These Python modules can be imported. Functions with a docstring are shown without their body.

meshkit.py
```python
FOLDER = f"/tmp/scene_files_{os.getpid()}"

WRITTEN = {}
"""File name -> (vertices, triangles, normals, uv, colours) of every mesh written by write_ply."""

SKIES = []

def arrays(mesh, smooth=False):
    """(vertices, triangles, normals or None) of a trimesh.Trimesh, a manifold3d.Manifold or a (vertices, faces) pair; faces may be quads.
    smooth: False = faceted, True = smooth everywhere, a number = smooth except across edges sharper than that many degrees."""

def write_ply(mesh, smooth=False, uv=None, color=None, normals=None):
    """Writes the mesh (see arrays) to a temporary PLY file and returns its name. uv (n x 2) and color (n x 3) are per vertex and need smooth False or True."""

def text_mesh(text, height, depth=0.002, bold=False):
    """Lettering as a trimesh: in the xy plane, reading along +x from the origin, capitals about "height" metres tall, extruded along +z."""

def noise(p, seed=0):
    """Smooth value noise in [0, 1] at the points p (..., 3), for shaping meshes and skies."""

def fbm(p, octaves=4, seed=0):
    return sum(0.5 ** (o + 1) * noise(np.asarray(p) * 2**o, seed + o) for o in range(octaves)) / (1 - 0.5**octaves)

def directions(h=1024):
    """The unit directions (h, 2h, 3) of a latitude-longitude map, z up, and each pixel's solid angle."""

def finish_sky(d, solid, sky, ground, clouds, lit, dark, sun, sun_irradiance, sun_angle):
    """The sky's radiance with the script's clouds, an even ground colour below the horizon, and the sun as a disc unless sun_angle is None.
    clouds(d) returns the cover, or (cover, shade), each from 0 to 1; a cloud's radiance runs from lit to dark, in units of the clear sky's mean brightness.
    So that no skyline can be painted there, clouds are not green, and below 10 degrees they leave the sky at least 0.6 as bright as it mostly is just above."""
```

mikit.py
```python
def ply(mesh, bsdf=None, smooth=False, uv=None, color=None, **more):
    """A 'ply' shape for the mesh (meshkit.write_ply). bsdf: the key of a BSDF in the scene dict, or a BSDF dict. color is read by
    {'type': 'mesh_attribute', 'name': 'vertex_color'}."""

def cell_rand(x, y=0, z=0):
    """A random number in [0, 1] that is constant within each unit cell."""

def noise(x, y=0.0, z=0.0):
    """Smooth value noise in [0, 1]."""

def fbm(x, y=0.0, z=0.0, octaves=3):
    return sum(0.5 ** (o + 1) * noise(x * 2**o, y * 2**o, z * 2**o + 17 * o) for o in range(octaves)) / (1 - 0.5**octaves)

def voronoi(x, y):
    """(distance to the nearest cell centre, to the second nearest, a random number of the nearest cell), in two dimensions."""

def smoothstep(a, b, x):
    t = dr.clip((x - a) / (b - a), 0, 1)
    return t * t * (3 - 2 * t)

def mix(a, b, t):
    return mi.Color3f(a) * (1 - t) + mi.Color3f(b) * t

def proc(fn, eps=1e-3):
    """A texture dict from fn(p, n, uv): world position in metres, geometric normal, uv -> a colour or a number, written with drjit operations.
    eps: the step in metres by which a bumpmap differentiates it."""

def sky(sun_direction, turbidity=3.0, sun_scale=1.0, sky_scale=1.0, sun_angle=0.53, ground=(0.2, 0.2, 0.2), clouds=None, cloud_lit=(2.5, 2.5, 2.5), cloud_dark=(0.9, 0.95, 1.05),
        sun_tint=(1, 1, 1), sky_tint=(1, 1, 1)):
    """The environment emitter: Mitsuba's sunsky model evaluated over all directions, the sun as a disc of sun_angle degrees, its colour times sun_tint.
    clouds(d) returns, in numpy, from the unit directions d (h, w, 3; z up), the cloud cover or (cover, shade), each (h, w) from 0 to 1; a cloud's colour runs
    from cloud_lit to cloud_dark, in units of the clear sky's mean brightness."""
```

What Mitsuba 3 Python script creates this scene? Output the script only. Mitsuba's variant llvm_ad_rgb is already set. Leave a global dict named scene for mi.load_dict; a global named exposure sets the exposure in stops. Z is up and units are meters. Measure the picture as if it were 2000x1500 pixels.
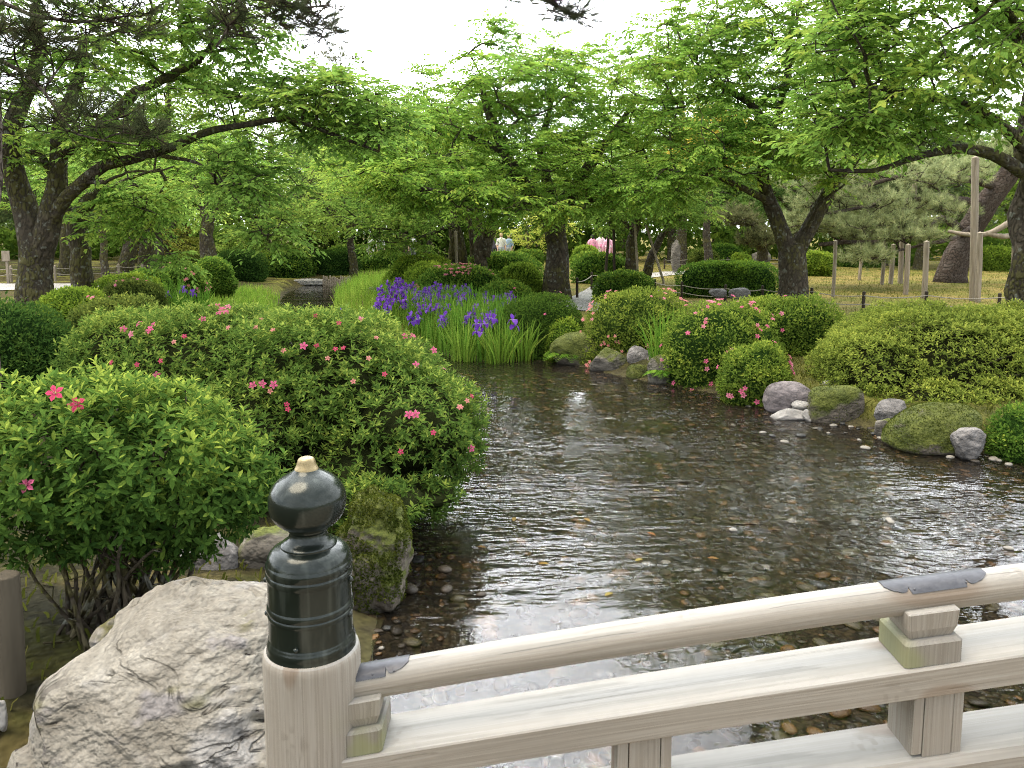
import math
import numpy as np
import trimesh
import shapely
import manifold3d
import drjit as dr
import mitsuba as mi
import mikit
import meshkit
from scipy.spatial import cKDTree
from mikit import proc, noise, fbm, voronoi, smoothstep, mix, cell_rand

T = mi.ScalarTransform4f
scene, labels = {}, {}

# ------------------------------------------------------------------ camera, sky, exposure
EYE = np.array([0.0, 0.0, 2.1])
F, CX, CY = 1500.0, 1000.0, 620.0           # focal length and principal point, in pixels of the 2000 x 1500 photograph
PITCH = math.radians(6.3)
FWD = np.array([0, math.cos(PITCH), -math.sin(PITCH)])
UPV = np.array([0, math.sin(PITCH), math.cos(PITCH)])
scene['camera'] = {'type': 'perspective', 'fov': 67.38, 'fov_axis': 'x', 'near_clip': 0.05, 'far_clip': 1500.0,
                   'principal_point_offset_y': (750 - CY) / 1500,
                   'to_world': T().look_at(origin=EYE.tolist(), target=(EYE + FWD).tolist(), up=[0, 0, 1])}


SUN = np.array([-0.30, -0.10, 0.92])
SUN = SUN / np.linalg.norm(SUN)


unit_low = np.array([-0.10, 0.80, 0.60])                # centre of a bright cloud patch added low ahead to make the water shine


def cloud_cover(d):
    """Thin bright overcast with a few blue rifts, with an added glow ahead."""
    n = meshkit.fbm(d * np.array([2.2, 2.2, 5.0]) + 3.1, 4, seed=5)
    c = np.clip(0.86 + (n - 0.5) * 1.1, 0.4, 1)
    glow = np.exp(-np.arccos(np.clip(d @ unit_low, -1, 1)) / 0.60)
    s = 1 - glow - 0.35 * (meshkit.fbm(d * 3.0 + 9.0, 4, seed=8) - 0.5)
    return c, np.clip(s, 0, 1)


exposure = 2.58
scene['sky'] = mikit.sky(SUN.tolist(), turbidity=3.5, sun_scale=0.42, sun_angle=36, clouds=cloud_cover,
                         cloud_lit=(21.0, 21.5, 22.2), cloud_dark=(2.7, 2.8, 2.95), ground=(0.08, 0.10, 0.05), sun_tint=(1.0, 0.98, 0.95))

# ------------------------------------------------------------------ placing helpers


def ray(x, y):
    return FWD + np.array([(x - CX) / F, 0, 0]) - UPV * (y - CY) / F


def at(x, y, Y):
    """World point seen at pixel (x, y) at the forward distance Y metres."""
    d = ray(x, y)
    return EYE + d * (Y / d[1])


def gp(x, y, z=0.0):
    """World point seen at pixel (x, y) at height z."""
    d = ray(x, y)
    return EYE + d * ((z - EYE[2]) / d[2])


def unit(v):
    v = np.asarray(v, float)
    return v / (np.linalg.norm(v, axis=-1, keepdims=True) + 1e-12)


def numbered(name):
    if name not in scene and name not in labels:
        return name
    k = 1
    while f'{name}_{k:03d}' in scene or f'{name}_{k:03d}' in labels:
        k += 1
    return f'{name}_{k:03d}'


def obj(name, mesh, bsdf, parent=None, color=None, uv=None, smooth=False, kind=None, to_world=None, shape=None):
    key = numbered(f'{parent}__{name}' if parent else name)
    d = dict(shape) if shape is not None else mikit.ply(mesh, bsdf, smooth, uv=uv, color=color)
    if to_world is not None:
        d['to_world'] = to_world
    scene[key] = d
    if kind:
        labels[key] = {'kind': kind}
    return key


def thing(name, label, cat, group=None):
    key = numbered(name)
    labels[key] = {'label': label, 'category': cat}
    if group:
        labels[key]['group'] = group
    return key


def tag(key, label, cat, group=None):
    labels[key] = {'label': label, 'category': cat}
    if group:
        labels[key]['group'] = group


def struct(name, *a, **k):
    key = obj(name, *a, **k)
    labels[key] = {'kind': 'structure'}
    return key


class MB:
    """Collects vertices, faces and vertex colours of one mesh."""

    def __init__(self):
        self.v, self.f, self.c, self.n = [], [], [], 0

    def add(self, v, f, c=None):
        v, f = np.asarray(v, float).reshape(-1, 3), np.asarray(f, int)
        if f.shape[1] == 4:
            f = np.vstack([f[:, [0, 1, 2]], f[:, [0, 2, 3]]])
        self.v.append(v)
        self.f.append(f + self.n)
        self.n += len(v)
        self.c.append(np.broadcast_to(np.asarray((0.1, 0.1, 0.1) if c is None else c, float), (len(v), 3)))

    def mesh(self):
        return np.vstack(self.v), np.vstack(self.f)

    def color(self):
        return np.vstack(self.c)


# ------------------------------------------------------------------ materials
VCOL = {'type': 'mesh_attribute', 'name': 'vertex_color'}
scene['leaf'] = {'type': 'principledthin', 'base_color': VCOL, 'roughness': 0.40, 'diff_trans': 1.0, 'spec_trans': 0.0, 'eta': 1.42}
scene['matte'] = {'type': 'twosided', 'bsdf': {'type': 'principled', 'base_color': VCOL, 'roughness': 0.7, 'specular': 0.3}}


def bumped(bsdf, fn, scale=1.0, eps=1e-3):
    return {'type': 'twosided', 'bsdf': {'type': 'bumpmap', 'arbitrary': proc(fn, eps), 'scale': scale, 'bsdf': bsdf}}


def bark_color(p, n, uv):
    a = fbm(p.x * 14, p.y * 14, p.z * 6, 4)
    ridge = dr.abs(2 * fbm(p.x * 17 + 3, p.y * 17, p.z * 7.5, 3) - 1)
    lich = smoothstep(0.61, 0.70, fbm(p.x * 17 + 5, p.y * 17, p.z * 13, 4))
    moss = smoothstep(0.40, 0.57, fbm(p.x * 2 + 1, p.y * 2, p.z * 1.3, 3) + 0.10 * (a - 0.5))
    c = mix((0.030, 0.024, 0.017), (0.125, 0.102, 0.072), a * (0.35 + 0.65 * smoothstep(0.02, 0.25, ridge)))
    c = mix(c, mix((0.055, 0.052, 0.014), (0.115, 0.108, 0.030), a), moss * 0.75 * smoothstep(0.03, 0.2, ridge))
    return mix(c, (0.21, 0.22, 0.18), lich * 0.55)


def bark_h(p, n, uv):
    ridge = dr.abs(2 * fbm(p.x * 17 + 3, p.y * 17, p.z * 7.5, 3) - 1)
    return 0.030 * smoothstep(0.0, 0.35, ridge) + 0.02 * fbm(p.x * 28, p.y * 28, p.z * 14, 3)


scene['bark'] = bumped({'type': 'principled', 'base_color': proc(bark_color), 'roughness': 0.85, 'specular': 0.25}, bark_h, 1.0, 4e-3)


def pine_bark_color(p, n, uv):
    a, b, r = voronoi((p.x - 0.4 * p.z) * 19 + p.y * 15 + 1.6 * fbm(p.x * 6, p.y * 6, p.z * 4), p.z * 9 + 1.2 * fbm(p.x * 5 + 8, p.y * 5, p.z * 5))
    e = smoothstep(0.02, 0.2, b - a)
    return mix((0.035, 0.026, 0.020), mix((0.075, 0.055, 0.042), (0.115, 0.095, 0.08), r), e) * (0.7 + 0.6 * noise(p.x * 40, p.y * 40, p.z * 30))


def pine_bark_h(p, n, uv):
    a, b, r = voronoi((p.x - 0.4 * p.z) * 19 + p.y * 15 + 1.6 * fbm(p.x * 6, p.y * 6, p.z * 4), p.z * 9 + 1.2 * fbm(p.x * 5 + 8, p.y * 5, p.z * 5))
    return 0.02 * smoothstep(0.0, 0.3, b - a) + 0.01 * noise(p.x * 40, p.y * 40, p.z * 40)


scene['pine_bark'] = bumped({'type': 'principled', 'base_color': proc(pine_bark_color), 'roughness': 0.9, 'specular': 0.2}, pine_bark_h, 1.0, 4e-3)
scene['twig'] = {'type': 'twosided', 'bsdf': {'type': 'diffuse', 'reflectance': {'type': 'rgb', 'value': (0.035, 0.027, 0.020)}}}


def ground_color(p, n, uv):
    a = fbm(p.x * 1.1, p.y * 1.1, 0, 4)
    b = fbm(p.x * 7, p.y * 7, 3, 3)
    d = noise(p.x * 45, p.y * 45, 0)
    moss = mix((0.075, 0.082, 0.016), (0.135, 0.125, 0.028), b)
    dry = mix((0.190, 0.142, 0.042), (0.115, 0.102, 0.032), b)
    c = mix(moss, dry, smoothstep(0.40, 0.66, a + 0.5 * (b - 0.5)))
    soil = mix((0.008, 0.007, 0.004), (0.021, 0.020, 0.008), b)
    near = 1 - smoothstep(11.0, 15.5, p.y - 0.25 * p.x)          # earth by the bridge, tree shade painted into its dark tone
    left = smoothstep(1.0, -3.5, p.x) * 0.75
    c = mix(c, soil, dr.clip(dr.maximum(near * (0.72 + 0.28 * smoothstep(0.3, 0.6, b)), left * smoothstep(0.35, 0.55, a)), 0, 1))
    c = mix(c, mix((0.022, 0.028, 0.008), (0.105, 0.105, 0.020), fbm(p.x * 5, p.y * 5, 7, 4)), smoothstep(1.5, 3.0, p.x) * (1 - smoothstep(12.5, 14.5, p.y)) * 0.9)
    bank = 1 - smoothstep(0.02, 0.12, p.z)
    c = mix(c, mix((0.030, 0.025, 0.017), (0.060, 0.055, 0.02), b), bank)
    return c * (0.72 + 0.56 * d)


def ground_h(p, n, uv):
    return 0.03 * fbm(p.x * 9, p.y * 9, 0, 3) + 0.010 * noise(p.x * 60, p.y * 60)


scene['earth'] = bumped({'type': 'principled', 'base_color': proc(ground_color), 'roughness': 0.95, 'specular': 0.15}, ground_h, 1.0, 5e-3)


def bed_color(p, n, uv):
    a, b, r = voronoi(p.x * 24, p.y * 30)
    a2, b2, r2 = voronoi(p.x * 44 + 7, p.y * 50)
    c = mix((0.009, 0.007, 0.004), (0.038, 0.026, 0.011), r)
    c = mix(c, (0.055, 0.050, 0.037), smoothstep(0.88, 0.92, r2) * 0.8)
    return c * (0.45 + 0.55 * smoothstep(0.0, 0.22, b - a))


scene['bed_material'] = bumped({'type': 'principled', 'base_color': proc(bed_color), 'roughness': 0.8, 'specular': 0.2},
                               lambda p, n, uv: 0.008 * smoothstep(0.0, 0.3, voronoi(p.x * 24, p.y * 30)[1] - voronoi(p.x * 24, p.y * 30)[0]), 1.0, 4e-3)


def gravel_color(p, n, uv):
    return mi.Color3f(0.34, 0.33, 0.31) * (0.75 + 0.4 * noise(p.x * 30, p.y * 30) * fbm(p.x * 2, p.y * 2) * 1.6)


scene['gravel'] = {'type': 'twosided', 'bsdf': {'type': 'diffuse', 'reflectance': proc(gravel_color)}}


def wood_color(p, n, uv):
    w = fbm(uv.x * 0.9, uv.y * 7, 1.0, 3)
    g = 0.6 * noise(uv.x * 3.0, uv.y * 330 + 10 * w, 2.0) + 0.4 * noise(uv.x * 9.0, uv.y * 800, 5.0)
    rings = 0.5 + 0.5 * dr.sin((uv.y * 85 + 7 * fbm(uv.x * 0.8, uv.y * 4, 4.0, 2)) * 6.283)
    c = mix((0.188, 0.166, 0.132), (0.240, 0.220, 0.184), smoothstep(0.2, 0.8, 0.8 * g + 0.2 * w))
    c = mix(c, (0.150, 0.114, 0.084), 0.22 * smoothstep(0.70, 1.0, rings) * smoothstep(0.42, 0.62, w))
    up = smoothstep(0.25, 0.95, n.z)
    c = mix(c, mix((0.250, 0.244, 0.220), (0.295, 0.288, 0.264), g), 0.72 * up)                 # upward faces paler: sky light painted into the wood colour
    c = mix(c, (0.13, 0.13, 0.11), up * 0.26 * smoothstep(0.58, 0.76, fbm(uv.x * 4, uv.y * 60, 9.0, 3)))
    c = mix(c, (0.12, 0.10, 0.075), 0.35 * smoothstep(0.64, 0.76, fbm(p.x * 9, p.y * 9, p.z * 7, 3)) * smoothstep(0.45, 0.7, noise(p.x * 90, p.y * 90, p.z * 60)))
    alg = smoothstep(0.45, 0.75, fbm(p.x * 6, p.y * 6, p.z * 6, 3)) * dr.exp(-dr.square((p.x + 0.30) / 0.07)) * smoothstep(1.16, 1.06, p.z)
    c = mix(c, (0.19, 0.20, 0.09), 0.7 * alg)
    knot = smoothstep(0.87, 0.92, noise(uv.x * 3.1 + 4, uv.y * 11, 7.0))
    return mix(c, (0.13, 0.085, 0.05), 0.5 * knot) * (0.93 + 0.14 * fbm(uv.x * 2 + 3, uv.y * 5, 8.0, 2))


def wood_h(p, n, uv):
    crackle = smoothstep(0.80, 0.86, noise(uv.x * 5, uv.y * 150, 12.0))
    return 0.0006 * noise(uv.x * 6, uv.y * 330, 2.0) + 0.0008 * fbm(uv.x * 2, uv.y * 40, 5.0, 2) - 0.0012 * crackle


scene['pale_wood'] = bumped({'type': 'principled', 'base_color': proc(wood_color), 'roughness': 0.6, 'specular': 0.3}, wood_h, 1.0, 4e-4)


def algae_wood_color(p, n, uv):
    low = smoothstep(0.42, 0.68, fbm(p.x * 14, p.y * 14, p.z * 9, 3))
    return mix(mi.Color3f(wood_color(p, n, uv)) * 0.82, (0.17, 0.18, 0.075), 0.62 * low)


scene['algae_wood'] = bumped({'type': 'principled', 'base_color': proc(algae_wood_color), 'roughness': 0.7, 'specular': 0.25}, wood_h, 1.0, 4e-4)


def grey_wood_color(p, n, uv):
    a = fbm(p.x * 30, p.y * 30, p.z * 2.5, 3)
    return mix((0.13, 0.105, 0.075), (0.36, 0.31, 0.24), a)


scene['grey_wood'] = {'type': 'principled', 'base_color': proc(grey_wood_color), 'roughness': 0.85, 'specular': 0.2}


def dark_wood_color(p, n, uv):
    return mix((0.022, 0.017, 0.013), (0.065, 0.05, 0.036), fbm(p.x * 20, p.y * 20, p.z * 4, 3))


scene['brown_wood'] = {'type': 'principled', 'base_color': proc(lambda p, n, uv: mix((0.040, 0.034, 0.024), (0.105, 0.090, 0.064), fbm(p.x * 34, p.y * 34, p.z * 3, 3))), 'roughness': 0.85, 'specular': 0.2}
scene['dark_wood'] = {'type': 'principled', 'base_color': proc(dark_wood_color), 'roughness': 0.8, 'specular': 0.2}


def bronze_color(p, n, uv):
    a = fbm(p.x * 9, p.y * 9, p.z * 9, 4)
    s = fbm(p.x * 70, p.y * 70, p.z * 5, 3)
    c = mix((0.007, 0.011, 0.009), (0.018, 0.024, 0.019), a)
    return mix(c, (0.060, 0.070, 0.060), 0.5 * smoothstep(0.52, 0.8, s))


def bronze_rough(p, n, uv):
    return 0.11 + 0.16 * fbm(p.x * 14, p.y * 14, p.z * 8, 4)


scene['bronze'] = bumped({'type': 'principled', 'base_color': proc(bronze_color), 'metallic': 0.45, 'roughness': proc(bronze_rough), 'specular': 0.6},
                         lambda p, n, uv: 0.00015 * fbm(p.x * 60, p.y * 60, p.z * 60, 2) + 0.00008 * noise(p.x * 300, p.y * 300, p.z * 300), 1.0, 6e-4)
scene['worn_brass'] = bumped({'type': 'principled', 'base_color': proc(lambda p, n, uv: mix((0.16, 0.12, 0.055), (0.40, 0.325, 0.175), fbm(p.x * 60, p.y * 60, p.z * 40, 3))),
                              'metallic': 0.6, 'roughness': 0.38}, lambda p, n, uv: 0.0006 * fbm(p.x * 120, p.y * 120, p.z * 80, 2), 1.0, 5e-4)
scene['dark_iron'] = bumped({'type': 'principled', 'base_color': proc(lambda p, n, uv: mix((0.040, 0.042, 0.048), (0.085, 0.088, 0.097), fbm(p.x * 90, p.y * 90, p.z * 90, 3))),
                             'metallic': 0.3, 'roughness': 0.42}, lambda p, n, uv: 0.0006 * fbm(p.x * 150, p.y * 150, p.z * 150, 2), 1.0, 5e-4)


def rock_base(p, lo, hi):
    a = fbm(p.x * 5, p.y * 5, p.z * 7, 4)
    b = fbm(p.x * 28, p.y * 28, p.z * 34, 3)
    return mix(lo, hi, smoothstep(0.2, 0.8, 0.55 * a + 0.45 * b))


def moss_tone(p):
    return mix((0.026, 0.040, 0.008), (0.105, 0.118, 0.022), fbm(p.x * 9, p.y * 9, p.z * 9, 4)) * (0.6 + 0.8 * noise(p.x * 70, p.y * 70, p.z * 70))


def rock_h(p, n, uv):
    return 0.035 * fbm(p.x * 12, p.y * 12, p.z * 16, 4) + 0.008 * fbm(p.x * 60, p.y * 60, p.z * 60, 2)


def rock(name, lo, hi, moss, shift=0.0):
    def col(p, n, uv):
        m = smoothstep(0.42, 0.60, fbm(p.x * 3 + shift, p.y * 3, p.z * 3, 4) + 0.30 * (n.z - 0.5) + moss)
        wet = 1 - smoothstep(0.0, 0.035, p.z)
        c = mix(rock_base(p, lo, hi), moss_tone(p), m) if moss > -0.5 else rock_base(p, lo, hi)
        return c * (1 - 0.6 * wet)
    scene[name] = bumped({'type': 'principled', 'base_color': proc(col), 'roughness': 0.8, 'specular': 0.25}, rock_h, 1.0, 3e-3)


rock('grey_stone', (0.055, 0.053, 0.050), (0.205, 0.195, 0.185), -0.9)
rock('purple_stone', (0.060, 0.054, 0.055), (0.205, 0.182, 0.182), -0.9)
rock('pale_stone', (0.13, 0.127, 0.117), (0.31, 0.30, 0.278), -0.9)
rock('mossy_stone', (0.045, 0.039, 0.032), (0.15, 0.13, 0.10), 0.14)
rock('half_mossy_stone', (0.055, 0.050, 0.042), (0.18, 0.165, 0.138), -0.04, 4.0)


def boulder_lines(p):
    wx, wz = fbm(p.x * 2.2, p.y * 2.2, p.z * 2.2, 3), fbm(p.x * 2.2 + 9, p.y * 2.2, p.z * 2.2, 3)
    x, z = p.x + 0.45 * wx, p.z + 0.40 * wz + 0.22 * p.x
    v = fbm(x * 3.2, p.y * 3.2, z * 21, 4) - 0.5
    u = fbm(x * 6 + 5, p.y * 6, z * 30, 3) - 0.5
    broken = smoothstep(0.42, 0.62, fbm(p.x * 9, p.y * 9, p.z * 12 + 3, 3))
    patch = smoothstep(0.44, 0.62, fbm(p.x * 2.7 + 1.5, p.y * 2.7, p.z * 2.7, 2) + 0.20 * (p.x + 1.0))
    return (dr.exp(-dr.square(v / 0.011)) + 0.6 * dr.exp(-dr.square(u / 0.009)) * patch) * broken * (0.25 + 0.75 * patch), fbm(x * 5, p.y * 5, z * 40, 3)


def boulder_color(p, n, uv):
    crack, strata = boulder_lines(p)
    c = mix((0.132, 0.119, 0.094), (0.205, 0.191, 0.158), smoothstep(0.25, 0.75, 0.5 * strata + 0.5 * fbm(p.x * 7, p.y * 7, p.z * 7, 4)))
    c = mix(c, (0.215, 0.212, 0.208), 0.6 * smoothstep(0.55, 0.66, fbm(p.x * 5 + 2, p.y * 5, p.z * 6, 4)))
    c = mix(c, (0.12, 0.112, 0.118), 0.6 * smoothstep(0.60, 0.70, fbm(p.x * 6 + 12, p.y * 6, p.z * 9, 4)))
    c = mix(c, (0.040, 0.034, 0.022), 0.5 * crack)
    pit = smoothstep(0.72, 0.765, noise(p.x * 26 + p.z * 9, p.y * 22, p.z * 15 - p.x * 10)) * smoothstep(-1.22, -1.40, p.x)
    c = mix(c, (0.030, 0.024, 0.018), 0.9 * pit)
    m = smoothstep(0.60, 0.70, fbm(p.x * 4 + 4.4, p.y * 4, p.z * 5 + 1, 4)) * smoothstep(0.3, 0.62, fbm(p.x * 30, p.y * 30, p.z * 30, 2))
    c = mix(c, (0.085, 0.080, 0.018), 0.85 * m)
    return c * (0.75 + 0.5 * noise(p.x * 130, p.y * 130, p.z * 130))


def boulder_h(p, n, uv):
    crack, strata = boulder_lines(p)
    return 0.014 * strata * (0.3 + smoothstep(0.44, 0.62, fbm(p.x * 2.7 + 1.5, p.y * 2.7, p.z * 2.7, 2) + 0.20 * (p.x + 1.0))) - 0.022 * crack + 0.026 * fbm(p.x * 34, p.y * 34, p.z * 60, 4)


scene['boulder_stone'] = bumped({'type': 'principled', 'base_color': proc(boulder_color), 'roughness': 0.75, 'specular': 0.3}, boulder_h, 1.0, 1.5e-3)


def wave(p):
    wy = 0.5 * fbm(p.x * 0.7, p.y * 0.7, 0, 2)
    x, y = p.x + wy, p.y + 0.8 * wy
    chop = fbm(x * 6.0, y * 19.0, 0.0, 3) * 0.0130 + noise(x * 24 + 4, y * 62, 3.0) * 0.0026 + fbm(x * 3.0 + 7, y * 7.0, 5.0, 2) * 0.0050
    swell = noise(x * 2.0, y * 4.0, 9.0) * 0.006
    e = fbm(p.x * 0.8 + 2, p.y * 0.8, 4.0, 3) - 0.5
    rough = smoothstep(3.6, 4.9, p.y - 0.28 * p.x + 1.6 * e) * (1 - 0.85 * smoothstep(8.2, 10.2, p.y + 2.0 * e))
    patchy = 0.55 + 0.9 * smoothstep(0.35, 0.65, fbm(p.x * 0.9 + 6, p.y * 1.6, 2.0, 3))
    return swell + chop * (0.06 + 0.92 * rough) * patchy


scene['water_surface'] = {'type': 'bumpmap', 'arbitrary': proc(lambda p, n, uv: wave(p), 2.5e-3), 'scale': 1.0,
                          'bsdf': {'type': 'dielectric', 'int_ior': 1.33, 'ext_ior': 1.0}}

# ------------------------------------------------------------------ ground, stream, water
WATER = shapely.Polygon([(16, 4.6), (8.5, 5.9), (4.83, 7.02), (4.45, 7.22), (4.2, 7.4), (3.96, 7.73), (3.80, 8.15), (3.45, 8.44), (3.06, 8.99), (2.68, 9.87), (2.01, 10.63), (1.39, 11.42),
                         (0.75, 12.5), (0.34, 12.75), (-0.34, 12.49), (-0.95, 12.8), (-2.4, 15.3), (-3.7, 17.9), (-4.9, 21.6), (-5.6, 25.1), (-6.1, 28.5), (-6.4, 30.6), (-7.3, 31.4), (-8.3, 30.8),
                         (-8.2, 29.2), (-7.8, 26.2), (-6.65, 21.4), (-5.2, 17.5), (-3.6, 13.5), (-2.1, 9.5), (-1.15, 6.6), (-0.80, 5.0), (-0.78, 4.0), (-0.76, 3.6), (-0.70, 3.0), (-0.85, 2.2),
                         (-0.95, 1.0), (-1.0, -5), (16, -5)])


def sstep(a, b, x):
    t = np.clip((x - a) / (b - a), 0, 1)
    return t * t * (3 - 2 * t)


def ground_z(x, y):
    x, y = np.asarray(x, float), np.asarray(y, float)
    pts = shapely.points(x, y)
    inside = shapely.contains(WATER, pts)
    d = shapely.distance(WATER.boundary, pts)
    q = np.stack([x, y, 0 * x], -1)
    n1 = meshkit.fbm(q * 0.45, 3, seed=3) - 0.5
    n2 = meshkit.fbm(q * 2.3, 3, seed=4) - 0.5
    out = 0.005 + 0.24 * sstep(0, 0.55, d) + 0.17 * sstep(0.5, 3.5, d) + 0.10 * n1 * sstep(0.3, 2, d) + 0.04 * n2 * sstep(0.1, 0.6, d)
    out = out + 0.25 * np.exp(-(((x + 1.9) / 0.9) ** 2 + ((y - 2.6) / 1.2) ** 2)) + 0.38 * np.exp(-(((x + 9) / 3) ** 2 + ((y - 14) / 3.5) ** 2))
    ins = -0.005 - 0.13 * sstep(0, 0.45, d) + 0.05 * n2
    return np.where(inside, ins, out)


def gz(x, y):
    return float(ground_z(np.array([x]), np.array([y]))[0])


shapely.prepare(WATER)
_gx = np.unique(np.round(np.concatenate([np.linspace(-140, -30, 24), np.linspace(-30, -12, 37), np.linspace(-12, -4, 41), np.linspace(-4, 6, 92), np.linspace(6, 14, 33), np.linspace(14, 40, 40), np.linspace(40, 140, 22)]), 3))
_gy = np.unique(np.round(np.concatenate([np.linspace(-12, -1, 8), np.linspace(-1, 14, 130), np.linspace(14, 36, 80), np.linspace(36, 80, 40), np.linspace(80, 260, 20)]), 3))
_X, _Y = np.meshgrid(_gx, _gy)
_Z = ground_z(_X.ravel(), _Y.ravel())
_gv = np.stack([_X.ravel(), _Y.ravel(), _Z], -1)
_i, _j = np.meshgrid(np.arange(len(_gx) - 1), np.arange(len(_gy) - 1))
_a = (_j * len(_gx) + _i).ravel()
_gf = np.stack([_a, _a + 1, _a + len(_gx) + 1, _a + len(_gx)], -1)
_gf = np.vstack([_gf[:, [0, 1, 2]], _gf[:, [0, 2, 3]]])


def submesh(v, f, keep):
    f = f[keep]
    u, inv = np.unique(f, return_inverse=True)
    return v[u], inv.reshape(-1, 3)


_low = _gv[_gf][:, :, 2].mean(1) < 0.0
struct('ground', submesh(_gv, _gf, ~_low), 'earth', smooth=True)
BED = struct('stream_bed', submesh(_gv, _gf, _low), 'bed_material', smooth=True)

_wx, _wy = np.unique(np.concatenate([np.linspace(-9.5, -2, 30), np.linspace(-2, 6, 100), np.linspace(6, 16.5, 30)])), np.unique(np.concatenate([np.linspace(-5.2, 1, 20), np.linspace(1, 14, 160), np.linspace(14, 37, 60)]))
_X, _Y = np.meshgrid(_wx, _wy)
_q = np.stack([_X.ravel(), _Y.ravel(), 0 * _X.ravel()], -1)
_wv = _q.copy()
_wv[:, 2] = 0.006 * (meshkit.noise(_q * np.array([1.6, 3.0, 1]), 2) - 0.5) * sstep(3.6, 5.0, _q[:, 1] - 0.25 * _q[:, 0])
_i, _j = np.meshgrid(np.arange(len(_wx) - 1), np.arange(len(_wy) - 1))
_a = (_j * len(_wx) + _i).ravel()
_wf = np.stack([_a, _a + 1, _a + len(_wx) + 1, _a + len(_wx)], -1)
_wf = np.vstack([_wf[:, [0, 1, 2]], _wf[:, [0, 2, 3]]])
_cen = _wv[_wf].mean(1)
_WB = WATER.buffer(0.45)
shapely.prepare(_WB)
struct('stream_water', submesh(_wv, _wf, shapely.contains_xy(_WB, _cen[:, 0], _cen[:, 1])), 'water_surface', smooth=True)


def strip_on_ground(line, width, lift, step=0.3):
    ls = shapely.LineString(line)
    s = np.arange(0, ls.length + step, step)
    p = np.array([ls.interpolate(t).coords[0] for t in s])
    t = unit(np.gradient(p, axis=0))
    nrm = np.stack([-t[:, 1], t[:, 0]], -1)
    k = np.linspace(-0.5, 0.5, 7)
    g = p[:, None] + nrm[:, None] * k[None, :, None] * width
    x, y = g[..., 0].ravel(), g[..., 1].ravel()
    v = np.stack([x, y, ground_z(x, y) + lift], -1)
    a = (np.arange(len(s) - 1)[:, None] * 7 + np.arange(6)[None]).ravel()
    f = np.stack([a, a + 7, a + 8, a + 1], -1)
    return v, f[:, ::-1]

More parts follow.
